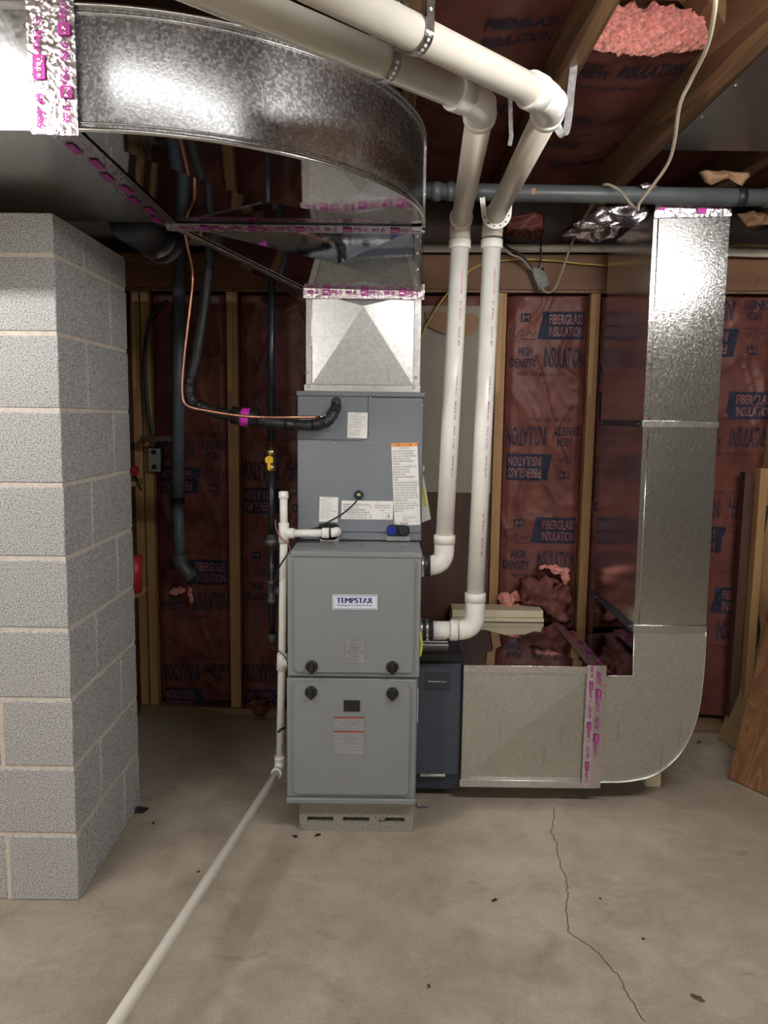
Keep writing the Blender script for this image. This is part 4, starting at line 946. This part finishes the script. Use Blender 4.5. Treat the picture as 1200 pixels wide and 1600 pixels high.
# white plastic hanger around the rear elbow
t = thing('pipe_hanger', 'white plastic hanger with holes hooked round the right-hand vent pipe elbow', 'hanger', (c2.x, c2.y, 2.03))
d = (nearA - c2).normalized(); cc = c2 + d * .085; sd = Vector((1, 0, 0)); up = Vector((0, 0, 1)); r = RP + .009; pts = []
pts.append(cc - sd * (r + .008) + up * .045 + d * .01)
for k in range(19): a = R(180 + 180 * k / 18); pts.append(cc + sd * r * math.cos(a) + up * r * math.sin(a))
pts.append(cc + sd * (r + .002) + up * .04)
mb = new('pvc'); 
mb.strip(pts, lambda i: d, .016, .004); obj('hook_band', mb, t)
mb = new('black_plastic')
for i in range(0, len(pts), 3): mb.tube([pts[i] + d * .004, pts[i] + d * .0046], .0028, 10)
obj('band_holes', mb, t)
# hanging plastic J strap from the joist
J = spline([(.452, 2.0, 2.30), (.444, 1.99, 2.22), (.438, 1.985, 2.14), (.430, 1.985, 2.108), (.414, 1.985, 2.125), (.405, 1.985, 2.165), (.408, 1.985, 2.19)], 6)
mb = new('clear_plastic').strip(J, lambda i: (1, .25, .1), .020, .0015) if False else new('clear_strap').strip(J, lambda i: Vector((.75, -.66, .1)).cross(J[min(i + 1, len(J) - 1)] - J[max(i - 1, 0)]), .020, .0015)
tag(obj('hook_strap', mb), 'loose silvery strap curled like a hook, hanging beside the vent elbow', 'strap')
mb = new('galv_edge').strip([Vector(q) for q in (at(797, 140, 2.3), at(798, 196, 2.3), at(799, 212, 2.3), at(796, 228, 2.3))], (0, -1, 0), .012, .001); tag(obj('metal_tab', mb), 'small shiny metal tab hanging behind the vent pipes', 'tab')

# ================================================================== other pipes
t = thing('overhead_drain_pipe', 'horizontal dark grey plastic pipe below the joists', 'pipe', (.7, 2.655, 2.165))
def zg(x): return at(680, 299, 2.655).z - (x - .16) * .007
obj('pipe', new('grey_pipe').tube([Vector((-.3, 2.655, zg(-.3))), Vector((1.6, 2.655, zg(1.6)))], .0275, 24), t)
for px, wd in ((688, .03), (708, .02)):
    x = at(px, 300, 2.655).x; obj('coupling', new('grey_pipe').tube([Vector((x - wd, 2.655, zg(x))), Vector((x + .0, 2.655, zg(x)))], .031, 24), t)
x = at(1156, 305, 2.655).x; obj('tape_wrap', new('black_rubber').tube([Vector((x - .013, 2.655, zg(x))), Vector((x + .016, 2.655, zg(x)))], .029, 24), t)
x = at(1200, 305, 2.655).x; obj('coupling', new('grey_pipe').tube([Vector((x - .01, 2.655, zg(x))), Vector((x + .06, 2.655, zg(x)))], .031, 24), t)
x = at(834, 298, 2.62).x; obj('tape_scrap', new('brown_paper').box((x - .008, 2.625, zg(x) - .012), (x + .008, 2.629, zg(x) + .008)), t)
t = thing('white_conduit', 'long white plastic conduit running along the top of the header board', 'conduit', (.5, 3.38, 2.14))
Yc = -.055
obj('conduit', new('pvc_yellow').tube([atw(290, 377, Yc), atw(665, 388, Yc), atw(1018, 388, Yc), atw(1135, 394, Yc), atw(1260, 398, Yc)], .017, 16), t)
p = atw(1018, 388, Yc); obj('coupling', new('pvc_yellow').tube([p - Vector((.16, 0, 0)), p], .020, 16), t)
t = thing('blue_grey_pipe', 'vertical blue-grey plastic drain pipe on the left ending in an elbow', 'pipe', (-.92, 3.4, .7))
Yb_ = 3.36
tp, md, bt, el = at(281, 360, Yb_), at(278, 782, Yb_), at(281, 872, Yb_), at(301, 905, Yb_)
obj('upper_pipe', new('blue_grey_pipe').tube([tp, md], .0265, 20), t); obj('pipe_bracket', new('steel').box((-1.06, Yb_ - .004, 1.30), (tp.x - .02, Yb_ + .004, 1.32)).box((-1.064, Yb_ - .004, 1.30), (-1.056, YW(-1.06) + .004, 1.32)), t); obj('lower_pipe', new('blue_grey_pipe').tube([md - Vector((0, 0, .01)), bt], .0245, 20), t)
obj('coupling', new('black_rubber').tube([md + Vector((0, 0, .01)), md - Vector((0, 0, .012))], .031, 20), t)
obj('elbow', new('grey_pipe').tube([bt + Vector((0, 0, .02)), bt + Vector((0, 0, -.005)), bt + Vector((.006, 0, -.03)), bt + Vector((.028, 0, -.06)), bt + Vector((.058, 0, -.088))], [.031, .031, .03, .03, .032], 20), t)
# gas pipe
YG = 2.78
t = thing('gas_pipe', 'black iron gas pipe with fittings running down left of the furnace', 'pipe', (-.41, YG, .6))
def g(px, py): return at(px, py, YG)
def vseg(px, a, b, r, mt, name, par=t, seg=14, tap=None): return obj(name, new(mt).tube([g(px, a), g(px, b)] if tap is None else [g(px, y) for y in tap[0]], r if tap is None else tap[1], seg), par)
vseg(424, 395, 690, .0125, 'black_iron', 'upper_pipe'); vseg(424.5, 735, 838, .0125, 'black_iron', 'middle_pipe'); vseg(425, 850, 995, .0125, 'black_iron', 'lower_pipe')
v = obj('shutoff_valve', new('brass').tube([g(423.5, y) for y in (698, 702, 702.5, 710, 710.5, 726, 726.5, 736)], [.015, .015, .019, .019, .016, .016, .019, .019], 8), t)
c = g(422, 718) - Vector((0, .022, 0)); mb = new('yellow_paint').tube([c + Vector((0, .01, 0)), c - Vector((0, .004, 0))], .0145, 16); mb.box((c.x - .006, c.y - .007, c.z - .036), (c.x + .006, c.y, c.z + .002), .003); mb.tube([c, c + Vector((.014, 0, .006))], .006, 8); obj('valve_handle', mb, v)
obj('union', new('iron_fitting').tube([g(424, y) for y in (835, 842, 843, 851, 852, 861)], [.017, .018, .027, .027, .018, .015], 8), t)
obj('tee_fitting', new('iron_fitting').tube([g(425, y) for y in (906, 912, 913, 935, 936, 942)], [.02, .02, .016, .016, .02, .02], 12).tube([g(425, 924), g(433, 924), g(433.5, 924), g(438, 924)], [.016, .016, .02, .02], 12), t)
obj('side_nipple', new('black_iron').tube([g(434, 924), Vector((FX0 + .002, YG, g(434, 924).z))], .0125, 12), t)
obj('drip_cap', new('iron_fitting').tube([g(426, y) for y in (990, 994, 1000, 1003)], [.017, .018, .018, .014], 12), t)
# refrigerant lines
YR_ = 2.56
t = thing('liquid_line', 'thin bare copper refrigerant line bending down and across to the coil cabinet', 'copper pipe', (-.6, YR_, 1.4))
pts = [at(285, 340, 2.46), at(293, 385, 2.5), at(301, 425, YR_), at(298, 470, YR_), at(288, 560, YR_), at(285, 612, YR_), at(292, 633, YR_), at(325, 642, YR_), at(380, 650, YR_), at(430, 652, YR_), at(500, 652, 2.60), at(513, 646, 2.62), at(522, 636, 2.64), at(527, 628, 2.668)]
obj('copper_tube', new('copper').tube(spline(pts[:-3], 6), .0052, 10), t); obj('silver_end', new('steel').tube(spline(pts[-4:], 6), .0048, 10), t)
t = thing('suction_line', 'thick black insulated refrigerant line wrapped with tape, looping to the coil cabinet', 'insulated pipe', (-.6, 2.6, 1.4))
Y2 = 2.64
pts = [at(332, 360, Y2), at(326, 420, Y2), at(314, 510, Y2), at(304, 570, Y2), at(296, 605, Y2), at(302, 628, Y2), at(330, 642, Y2), at(365, 650, Y2), at(400, 656, Y2), at(440, 662, Y2), at(490, 664, 2.62), at(512, 658, 2.60), at(521, 645, 2.62), at(525, 636, 2.668)]
sp = spline(pts, 8); obj('foam_sleeve', new('black_rubber').tube(sp, [.0175 + .0012 * math.sin(k * 1.7) for k in range(len(sp))], 18), t)
for a, b in ((28, 31), (35, 37), (42, 44), (50, 53), (64, 67), (73, 76), (80, 82), (86, 88), (93, 95)):
    if b < len(sp): obj('tape_band', new('black_plastic').tube(sp[a:b + 1], .0195, 18), t)
obj('thick_sleeve', new('black_plastic').tube([at(362, 648, Y2 - .004), at(403, 655, Y2 - .004)], .030, 20), t)
a, b = at(377, 651, Y2 - .004), at(390, 653, Y2 - .004); o = obj('band', new('magenta_band').tube([a, b], .0315, 20), t); tag(o, 'bright magenta band')
# condensate drain
YD = 2.615; RD = .0135
t = thing('condensate_drain', 'thin white plastic drain pipe left of the furnace, sloping forward across the floor', 'pipe', (-.34, YD, .2))
top, tee, wye, low = at(443, 774, YD), at(443.5, 833, YD), at(440.5, 1035, YD), at(437, 1192, YD)
obj('standpipe', new('pvc').tube([top, tee], RD, 16), t); obj('cap', new('pvc').tube([at(443, y, YD) for y in (767.5, 769, 775, 778.5, 779)], [.012, .0165, .017, .017, .016], 16), t)
obj('down_pipe', new('pvc').tube([tee, wye, low], RD, 16), t)
hz = at(500, 831, YD); hz.z = tee.z + .0015; el = Vector((at(517, 829, YD).x, YD, tee.z + .002))
mb = new('pvc').tube([at(443.3, 817, YD), tee, at(443.5, 848, YD)], RD + .0045, 16).tube([tee, tee + Vector((.036, 0, 0))], RD + .0045, 16); obj('tee_fitting', mb, t)
obj('cross_pipe', new('pvc').tube([tee + Vector((.03, 0, 0)), el - Vector((.02, 0, 0))], RD, 16), t)
mb = new('pvc').tube([el - Vector((.03, 0, 0)), el - Vector((.006, 0, 0))], RD + .0045, 16).tube(bend(el - Vector((.02, 0, 0)), el + Vector((.018, 0, .002)), el + Vector((.022, .06, .006)), .018, 8), RD + .003, 16); obj('elbow', mb, t)
mb = new('pvc').tube([at(441, 1021, YD), at(440, 1047, YD)], RD + .0045, 16).tube([at(440, 1042, YD), at(441, 1036, YD) + Vector((.012, 0, .004)), at(447, 1030, YD) + Vector((.008, 0, 0))], [RD + .001, RD + .003, RD + .003], 16); obj('wye_fitting', mb, t)
s_end = Vector((-.575, 1.30, .30)); 
r_ = ray(180, 1600); s_end = Vector((0, 0, CZ)) + r_ * (1.46 / r_.y) 
dd = (s_end - low).normalized()
mb = new('pvc').tube([low + Vector((0, 0, .012))] + bend(low + Vector((0, 0, .06)), low - Vector((0, 0, .02)), s_end, .028, 6), RD + .004, 16); mb.tube([low - Vector((0, 0, .02)) + dd * .028, low - Vector((0, 0, .02)) + dd * .042], RD + .006, 16); mb.tube([low + Vector((0, 0, .026)), low + Vector((0, 0, .012))], RD + .0055, 16); obj('floor_elbow', mb, t)
st = low - Vector((0, 0, .02)); e_ = st + (s_end - st) * 1.35
obj('floor_run', new('pvc_yellow').tube([st, s_end, e_], [RD, RD + .0022, RD + .0026], 20), t)
obj('pipe_printing', new('grey_ink').box((at(441, 1175, YD).x, YD - RD - .001, at(441, 1175, YD).z), (at(443, 1175, YD).x, YD - RD + .003, at(441, 1160, YD).z)), t)
mb = new('black_rubber').tube(spline([at(434.5, 1144, 2.585), at(439, 1140, 2.585), at(445, 1137, 2.60)], 4), .0045, 8); tag(obj('tube_stub', mb), 'short black tube stub poking out beside the white drain pipe', 'tube')

# ================================================================== cables
def cable(name, label, pts, r, mt, cat='cable', n=8, seg=8):
    o = obj(name, new(mt).tube(spline(pts, n), r, seg)); return tag(o, label, cat)
a = lambda px, py, Y: at(px, py, Y)
cable('coil_sensor_cable', 'black cable running from the coil cabinet grommet down to the left', [at(560, 775, 2.665), at(556, 784, 2.655), at(545, 795, 2.655), at(530, 806, 2.655), at(512, 816, 2.65), at(497, 824, 2.655), at(480, 829, 2.66), at(466, 842, 2.665), at(455, 858, 2.58), at(437, 885, 2.575), at(430, 905, 2.60), at(425, 925, 2.70)], .0028, 'black_rubber')
cable('thermostat_wire', 'thin reddish thermostat wire beside the drain standpipe', [at(430, 812, 2.60), at(432, 828, 2.59), at(440, 842, 2.585), at(450, 850, 2.58), at(454, 860, 2.54)], .0020, 'wire_red')
cable('low_voltage_wire', 'thin grey wire curving below the gas pipe to the furnace side', [at(416, 938, 2.76), at(407, 955, 2.72), at(403, 978, 2.68), at(410, 1000, 2.62), at(425, 1012, 2.59), at(437, 1018, 2.585), at(446, 1028, 2.56), at(449, 1038, 2.53)], .0018, 'black_rubber')
cable('hanging_cable', 'loose flat cream cable hanging down from the ceiling at the top right', [at(1120, -30, 1.62), at(1116, 20, 1.70), at(1104, 75, 1.85), at(1080, 125, 2.0), at(1062, 165, 2.1), at(1054, 220, 2.25), at(1044, 255, 2.35), at(1020, 290, 2.45), at(1000, 316, 2.52), at(997, 328, 2.55)], .0050, 'cream_cable')
cable('looped_cable', 'grey flat cable looping over the grey overhead pipe down to the junction box', [at(997, 328, 2.55), at(985, 318, 2.56), at(970, 300, 2.58), at(955, 290, 2.60), at(944, 289, 2.62), at(936, 298, 2.72), at(924, 322, 2.9), at(905, 355, 3.2), at(888, 395, 3.28), at(876, 430, 3.31), at(866, 452, 3.33), at(855, 457, 3.34), at(845, 449, 3.345)], .0048, 'grey_cable')
cable('yellow_cable', 'thin yellow cable stretched along the header board', [atw(658, 530, -.02), atw(668, 505, -.02), atw(690, 470, -.02), atw(720, 436, -.022), atw(750, 414, -.025), atw(800, 406, -.03), atw(860, 407, -.03), atw(920, 413, -.03), atw(1010, 416, -.03), atw(1080, 402, -.03), atw(1140, 384, -.03), atw(1210, 385, -.03)], .0042, 'yellow_cable')
cable('plug_cable', 'black cable dropping along the doubled studs to the outlet box', [atw(262, 470, -.03), atw(235, 500, -.03), atw(226, 560, -.03), atw(231, 640, -.03), atw(242, 690, -.035), atw(245, 700, -.035)], .0085, 'black_rubber')
cable('power_cord', 'black power cord hanging on the stud at the right edge', [atw(1200, 790, -.04), atw(1193, 830, -.04), atw(1184, 880, -.04), atw(1182, 940, -.04), atw(1186, 985, -.04), atw(1180, 1012, -.06)], .006, 'black_rubber')
cable('box_feed_cable', 'pair of dark cables dropping from above into the grey junction box', [at(770, 362, 3.32), at(790, 385, 3.32), at(812, 397, 3.33), at(826, 412, 3.34), at(830, 420, 3.345)], .0055, 'black_rubber')
cable('box_feed_cable', 'grey cable curving from behind the vent pipe into the junction box', [at(783, 382, 3.30), at(796, 396, 3.31), at(814, 404, 3.33), at(824, 414, 3.34), at(829, 421, 3.345)], .0048, 'grey_cable')
cable('box_feed_cable', 'thin dark wire dropping straight down into the junction box', [at(846, 350, 3.34), at(845, 380, 3.34), at(845, 405, 3.34), at(842, 418, 3.345)], .004, 'black_rubber')
# junction box
t = thing('junction_box', 'small tilted grey metal junction box on the header board', 'electrical box', tuple(atw(843, 455, -.03)))
c = atw(842, 435, -.032); M = Matrix.Translation(c) @ Matrix.Rotation(R(-24), 4, 'Y') @ Matrix.Rotation(R(14), 4, 'Z')
obj('box_body', new('box_grey').box((-.029, -.022, -.049), (.029, .03, .049), .004, 2, mat=M), t)
mb = new('box_grey').box((-.025, -.026, -.045), (.025, -.0215, .045), .002, 1, mat=M); mb.tube([M @ Vector((-.004, -.026, -.015)), M @ Vector((-.004, -.0285, -.015))], .014, 16); obj('cover_plate', mb, t)
obj('knockout_holes', new('black_plastic').tube([M @ Vector((.018, -.0262, .028)), M @ Vector((.018, -.0275, .028))], .007, 10).tube([M @ Vector((.030, -.005, .0)), M @ Vector((.0315, -.005, .0))], .009, 10), t)
# outlet box on the studs
t = thing('outlet_box', 'dark outlet box mounted on the doubled studs, left side', 'electrical box', tuple(atw(241, 740, -.03)))
a0, a1 = atw(231, 738, -.03), atw(252, 699, -.03)
obj('box_body', new('black_plastic').box((a0.x, a0.y, a0.z), (a1.x, a0.y + .045, a1.z), .006, 2), t)
mb = new('box_grey').box((a0.x + .004, a0.y - .004, a0.z + .004), (a1.x - .006, a0.y, a1.z - .004), .002, 1); fp = obj('face_plate', mb, t); fp['label'] = 'dull grey face plate'
xc = (a0.x + a1.x) / 2
for zz in (a0.z + .025, a1.z - .022): obj('receptacle', new('black_plastic').tube([Vector((xc - .002, a0.y - .0035, zz)), Vector((xc - .002, a0.y - .006, zz))], .012, 14), fp)
# black flexible duct boot with silver rims under the trunk
t = thing('duct_boot', 'black round pipe end with silver rims tucked under the trunk duct', 'pipe', (-.7, 2.6, 1.9))
p0, p1_ = at(205, 352, 2.50), at(262, 384, 2.72)
ax = (at(272, 392, 2.75) - at(205, 345, 2.45)).normalized()
c0 = at(232, 362, 2.55)
obj('sleeve', new('black_rubber').tube([c0 - ax * .12, c0 + ax * .10], .070, 28), t)
for s_, r in ((.045, .072), (.10, .0725)):
    obj('silver_rim', new('galv_edge').tube([c0 + ax * s_, c0 + ax * (s_ + .006)], r, 28), t)
# small fixtures at the far left and far right
mb = new('drywall').box((-1.36, 3.30, .0), (-1.175, 3.32, 1.72)); tag(obj('drywall_strip', mb), 'narrow cream wallboard strip between the pillar and the doubled studs', 'wallboard')
t = thing('shelf_rack', 'dim brown shelf boards seen in the gap beside the block pillar', 'shelf', (-1.25, 3.2, 0))
zb1, zb2 = at(210, 925, 3.05).z, at(210, 752, 3.05).z
for z in (zb1 - .018, zb2 - .018, 1.80, 1.87, 1.94): obj('shelf_board', new('stud_wood').box((-1.44, 3.0 if z < 1.5 else 3.26, z), (-.99 if z < 1.5 else -1.17, 3.16 if z < 1.5 else 3.42, z + .018)), t)
for x in (-1.44, -1.10):
    for y in (3.0, 3.14): obj('upright', new('stud_wood').box((x, y, 0), (x + .02, y + .02, zb2 - .018)), t)
for x in (-1.44, -1.22): obj('upright', new('stud_wood').box((x, 3.40, 0), (x + .02, 3.42, 1.958)), t)
tag(obj('dark_post', new('panel_brown').box((-1.165, 3.44, .02), (-1.137, 3.53, 1.95), .002, 1)), 'dark reddish board left of the doubled studs', 'board')
t = thing('bar_clamp', 'red clamp jaw peeking out behind the block pillar', 'clamp', tuple(at(210, 742, 3.0)))
c = at(210, 737, 3.05); obj('jaw', new('red_plastic').prism([c + Vector(q) for q in ((-.03, 0, .01), (.005, 0, .025), (.012, 0, -.005), (-.005, 0, -.02))], (0, .03, 0), .003), t); obj('bar', new('black_plastic').tube([c + Vector((.0, .01, -.02)), c + Vector((.022, .01, -.075))], .005, 8), t)
tag(obj('red_bucket', new('red_plastic').tube([at(210, 925, 3.05), at(210, 868, 3.05)], [.028, .03], 16)), 'strip of a red container behind the lower part of the pillar', 'container')
t = thing('plastic_tag', 'clear plastic pouch hanging beside the insulation at the right edge', 'pouch', tuple(atw(1165, 935, -.03)))
c = atw(1165, 918, -.05); obj('pouch', new('clear_plastic').box((c.x - .013, c.y, c.z - .045), (c.x + .014, c.y + .012, c.z + .03), .006, 2), t); obj('hook', new('steel').tube(spline([c + Vector((0, 0, .028)), c + Vector((-.006, 0, .045)), c + Vector((.004, 0, .058)), c + Vector((.006, .01, .05))], 4), .0015, 6), t)
tag(obj('edge_board', new('stud_wood').box((1.59, 3.25, 0), (1.625, 3.30, 1.22), .002, 1)), 'light wooden board standing upright at the right edge behind the power cord', 'board')
tag(obj('corner_post', new('panel_brown').box((1.545, 3.29, 0), (1.585, 3.34, 1.20), .002, 1)), 'dim brown upright board beside the clear pouch', 'board')
# manual packet on the coil side
t = thing('manual_packet', 'white and yellow paper packet tucked at the right side of the coil cabinet', 'papers', (CX1 + .02, 2.75, 1.0))
mb = new('white_label').prism([Vector((CX1 + .004, 2.71, at(661, 740, 2.71).z)), Vector((CX1 + .004 + .03, 2.71, at(661, 811, 2.71).z)), Vector((CX1 + .0, 2.71, at(661, 817, 2.71).z)), Vector((CX1 - .004, 2.71, at(661, 760, 2.71).z))], (0, .004, 0)); obj('white_sheet', mb, t)
mb = new('yellow_card').prism([at(660, 752, 2.708), at(667, 790, 2.708), at(663, 792, 2.708), at(658, 765, 2.708)], (0, .0015, 0)); obj('yellow_sheet', mb, t)
mb = new('pvc').tube([at(660, 737, 2.705), at(662, 728, 2.705)], .005, 8); obj('plastic_tie', mb, t)

# ================================================================== leaning boards, right
def board(name, mt, b0, b1, top0, top1, th, label):
    b0, b1, t0, t1 = map(Vector, (b0, b1, top0, top1)); n = (b1 - b0).cross(t0 - b0).normalized() * th
    mb = new(mt).hexa([b0, b1, t1, t0, b0 + n, b1 + n, t1 + n, t0 + n]); return tag(obj(name, mb), label, 'board')
b0, b1 = atz(1141, 1216, .0), atz(1262, 1270, .0)
tl_ = at(1199, 990, b0.y + .12); k = (tl_ - b0); 
board('leaning_board', 'door_ply', b0, b1, b0 + k * 1.5, b1 + k * 1.5, .018, 'reddish-brown wood-grain board leaning at the right edge, nearest the camera')
c0, c1 = at(1126, 1144, 3.31), at(1157, 1172, 3.18); c0.z = c1.z = 0
tt = at(1181, 1012, c0.y + .01)
board('leaning_board', 'tan_board', c0, c1, tt, tt + Vector((.012, -.03, -.002)), .015, 'plain tan wedge-shaped board leaning behind the darker one')

# loose pink insulation and torn facing, right bay bottom
t = thing('insulation_fluff', 'pink fluffy insulation torn open low between the light studs', 'insulation', tuple(atw(850, 950, -.04)))
fluffy([(atw(872, 890, -.035), .028, (1.5, .8, .7)), (atw(884, 905, -.04), .026, (.9, .9, 1.1)), (atw(855, 886, -.03), .02, (1.6, .7, .55))], 'fiberglass', t, .022, 2)
fluffy([(atw(793, 940, -.015), .036, (1.0, .7, 1.0)), (atw(805, 930, -.01), .026, (.9, .7, .9)), (atw(788, 950, -.02), .03, (1.3, .8, .5)), (atw(808, 948, -.02), .02, (1.3, .8, .6))], 'fiberglass', t, .024, 5)
crumple('torn_facing', [(812, 905), (835, 898), (862, 900), (880, 912), (893, 915), (895, 935), (885, 955), (893, 972), (880, 975), (855, 960), (845, 948), (815, 945), (810, 925)], 3.36, 'kraft_facing', None, None, .02, 6, t)
t = thing('insulation_fluff', 'small wad of pinkish insulation on the bottom plate at the left', 'insulation', tuple(atw(402, 1118, -.03)))
fluffy([(atw(402, 1104, -.04), .035, (1.1, .7, .8)), (atw(410, 1098, -.03), .022, (1, .8, .8))], 'wad', t, .03, 9, 'kraft_facing')
t = thing('insulation_fluff', 'torn pale insulation below the end of the blue-grey pipe', 'insulation', tuple(atw(290, 930, -.03)))
fluffy([(atw(275, 922, -.02), .02, (1.6, .7, .9)), (atw(298, 930, -.03), .018, (.8, .8, 1.7))], 'wad', t, .022, 12)
crumple('torn_facing', [(305, 1058), (318, 1050), (330, 1052), (338, 1065), (342, 1078), (330, 1072), (322, 1062), (312, 1064)], 3.43, 'kraft_facing', 'curled pink scrap of facing near the bottom of the left stud bay', 'insulation', .012, 2)

# ================================================================== floor marks and debris
crack = [(867, 1262), (865, 1285), (862, 1300), (871, 1318), (873, 1340), (878, 1358), (885, 1375), (886, 1392), (889, 1402), (884, 1418), (886, 1432), (889, 1455), (905, 1468), (922, 1478), (935, 1490), (946, 1502), (955, 1515), (968, 1525), (976, 1545), (988, 1565), (998, 1585), (1012, 1602)]
pts = []
for (x0_, y0_), (x1_, y1_) in zip(crack, crack[1:]):
    for k in range(3): pts.append(atz(x0_ + (x1_ - x0_) * k / 3 + random.uniform(-2, 2), y0_ + (y1_ - y0_) * k / 3, .0004))
t = obj('floor_crack', new('dirt').strip(pts, (0, 0, 1), .0028, .0003)); tag(t, 'thin wandering crack in the concrete floor', 'crack')
def chip(label, px, py, s, mt='dark_rag', name='debris', seed=0, el=1.6, cat='debris', h=.25):
    rnd = random.Random(seed); c = atz(px, py, 0); mb = new(mt); n = 11; ang = rnd.uniform(0, 3); pts = []
    for k in range(n):
        q = 2 * math.pi * k / n; r = s * rnd.uniform(.55, 1.1); x, y = r * el * math.cos(q), r * math.sin(q)
        pts.append(c + Vector((x * math.cos(ang) - y * math.sin(ang), x * math.sin(ang) + y * math.cos(ang), 0)))
    tp = mb.bm.verts.new(c + Vector((0, 0, s * h + .001))); bs = [mb.bm.verts.new(p + Vector((0, 0, .0005 + rnd.uniform(0, s * h * .5)))) for p in pts]; b2 = [mb.bm.verts.new(p) for p in pts]
    for i in range(n): mb._tag([mb.bm.faces.new((bs[i], bs[(i + 1) % n], tp)), mb.bm.faces.new((b2[i], b2[(i + 1) % n], bs[(i + 1) % n], bs[i]))])
    mb._tag([mb.bm.faces.new(b2[::-1])])
    return tag(obj(name, mb), label, cat)
chip('crumpled black scrap on the floor at the corner of the block pillar', 216, 1268, .022, seed=1, h=.9, name='black_scrap')
chip('round dark scrap on the floor left of the base block', 461, 1307, .010, seed=2, el=1.1, h=.5, name='black_scrap')
chip('elongated dark scrap just in front of the base block', 496, 1305, .009, seed=3, el=1.8, name='black_scrap')
chip('dark flake on the open floor right of centre', 773, 1406, .008, seed=4, name='leaf_flake')
chip('small black pebble on the floor at lower right', 1005, 1467, .0045, seed=5, el=1.1, name='pebble', h=.6)
chip('star-shaped dark smudge of debris low at the right', 1090, 1560, .012, 'dirt', seed=6, name='leaf_flake', h=.1)
chip('dark flake on the floor right of the white drain pipe', 310, 1362, .006, seed=7, name='leaf_flake')
chip('small brown clod on the floor below the rounded duct heel', 1092, 1160, .012, 'dirt', seed=8, name='clod', h=.5)
chip('brown crumb on the floor at the lower left of centre', 670, 1541, .006, 'dirt', seed=9, name='crumb', h=.5)
chip('dark crumb left of the drain pipe near the pillar', 240, 1286, .006, seed=10, name='crumb')
chip('tiny dark flake right of the floor crack', 938, 1404, .004, seed=11, name='leaf_flake')
o = cable('thread_scrap', 'thin dark blue thread on the floor by the base block', [atz(650, 1254, .003), atz(653, 1262, .003), atz(660, 1260, .003), atz(668, 1262, .003)], .0012, 'navy_ink', 'thread', 4, 6)
# dusty stain patches in front of the return plenum
for q, s_, lb, sd in (((818, 1390), .016, 'dark scuff streak on the floor left of the crack', 21), ((868, 1490), .02, 'faint long scuff on the floor crossing the crack', 22)):
    pass
# shop lights hanging below the joists just in front of the trunk duct (above the frame)
m, nt, b = nmat('tube_light'); b.inputs['Base Color'].default_value = (.9, .9, .9, 1); b.inputs['Emission Color'].default_value = (1, .965, .92, 1); b.inputs['Emission Strength'].default_value = TUBE_STRENGTH
m, nt, b = nmat('dim_tube_light'); b.inputs['Base Color'].default_value = (.9, .9, .9, 1); b.inputs['Emission Color'].default_value = (1, .965, .94, 1); b.inputs['Emission Strength'].default_value = TUBE_STRENGTH * .032
for (x0, x1, y, z), lb in zip(TUBES, ('shop light with a glowing tube hanging in front of the trunk duct, above the view', 'shop light with a glowing tube hanging above the view at the right', 'short dimmer shop light above the white vent pipes, over the view')):
    t = thing('shop_light', lb, 'lamp', ((x0 + x1) / 2, y, z))
    obj('tube', new('dim_tube_light' if y > 1.25 else 'tube_light').tube([(x0, y, z), (x1, y, z)], .016, 12), t)
    mb = new('white_label').hexa([Vector(q) for q in ((x0 - .03, y - .05, z + .022), (x1 + .03, y - .05, z + .022), (x1 + .03, y - .03, z + .034), (x0 - .03, y - .03, z + .034), (x0 - .03, y + .05, z + .022), (x1 + .03, y + .05, z + .022), (x1 + .03, y + .03, z + .034), (x0 - .03, y + .03, z + .034))])
    obj('housing', mb, t)
    for x in (x0 - .02, x1 + .004): obj('socket', new('white_label').box((x, y - .02, z - .02), (x + .016, y + .02, z + .024)), t)
    for x in (x0 + .2, x1 - .2): obj('hanger', new('steel').tube([(x, y, z + .03), (x, y, 2.262)], .0015, 6), t)
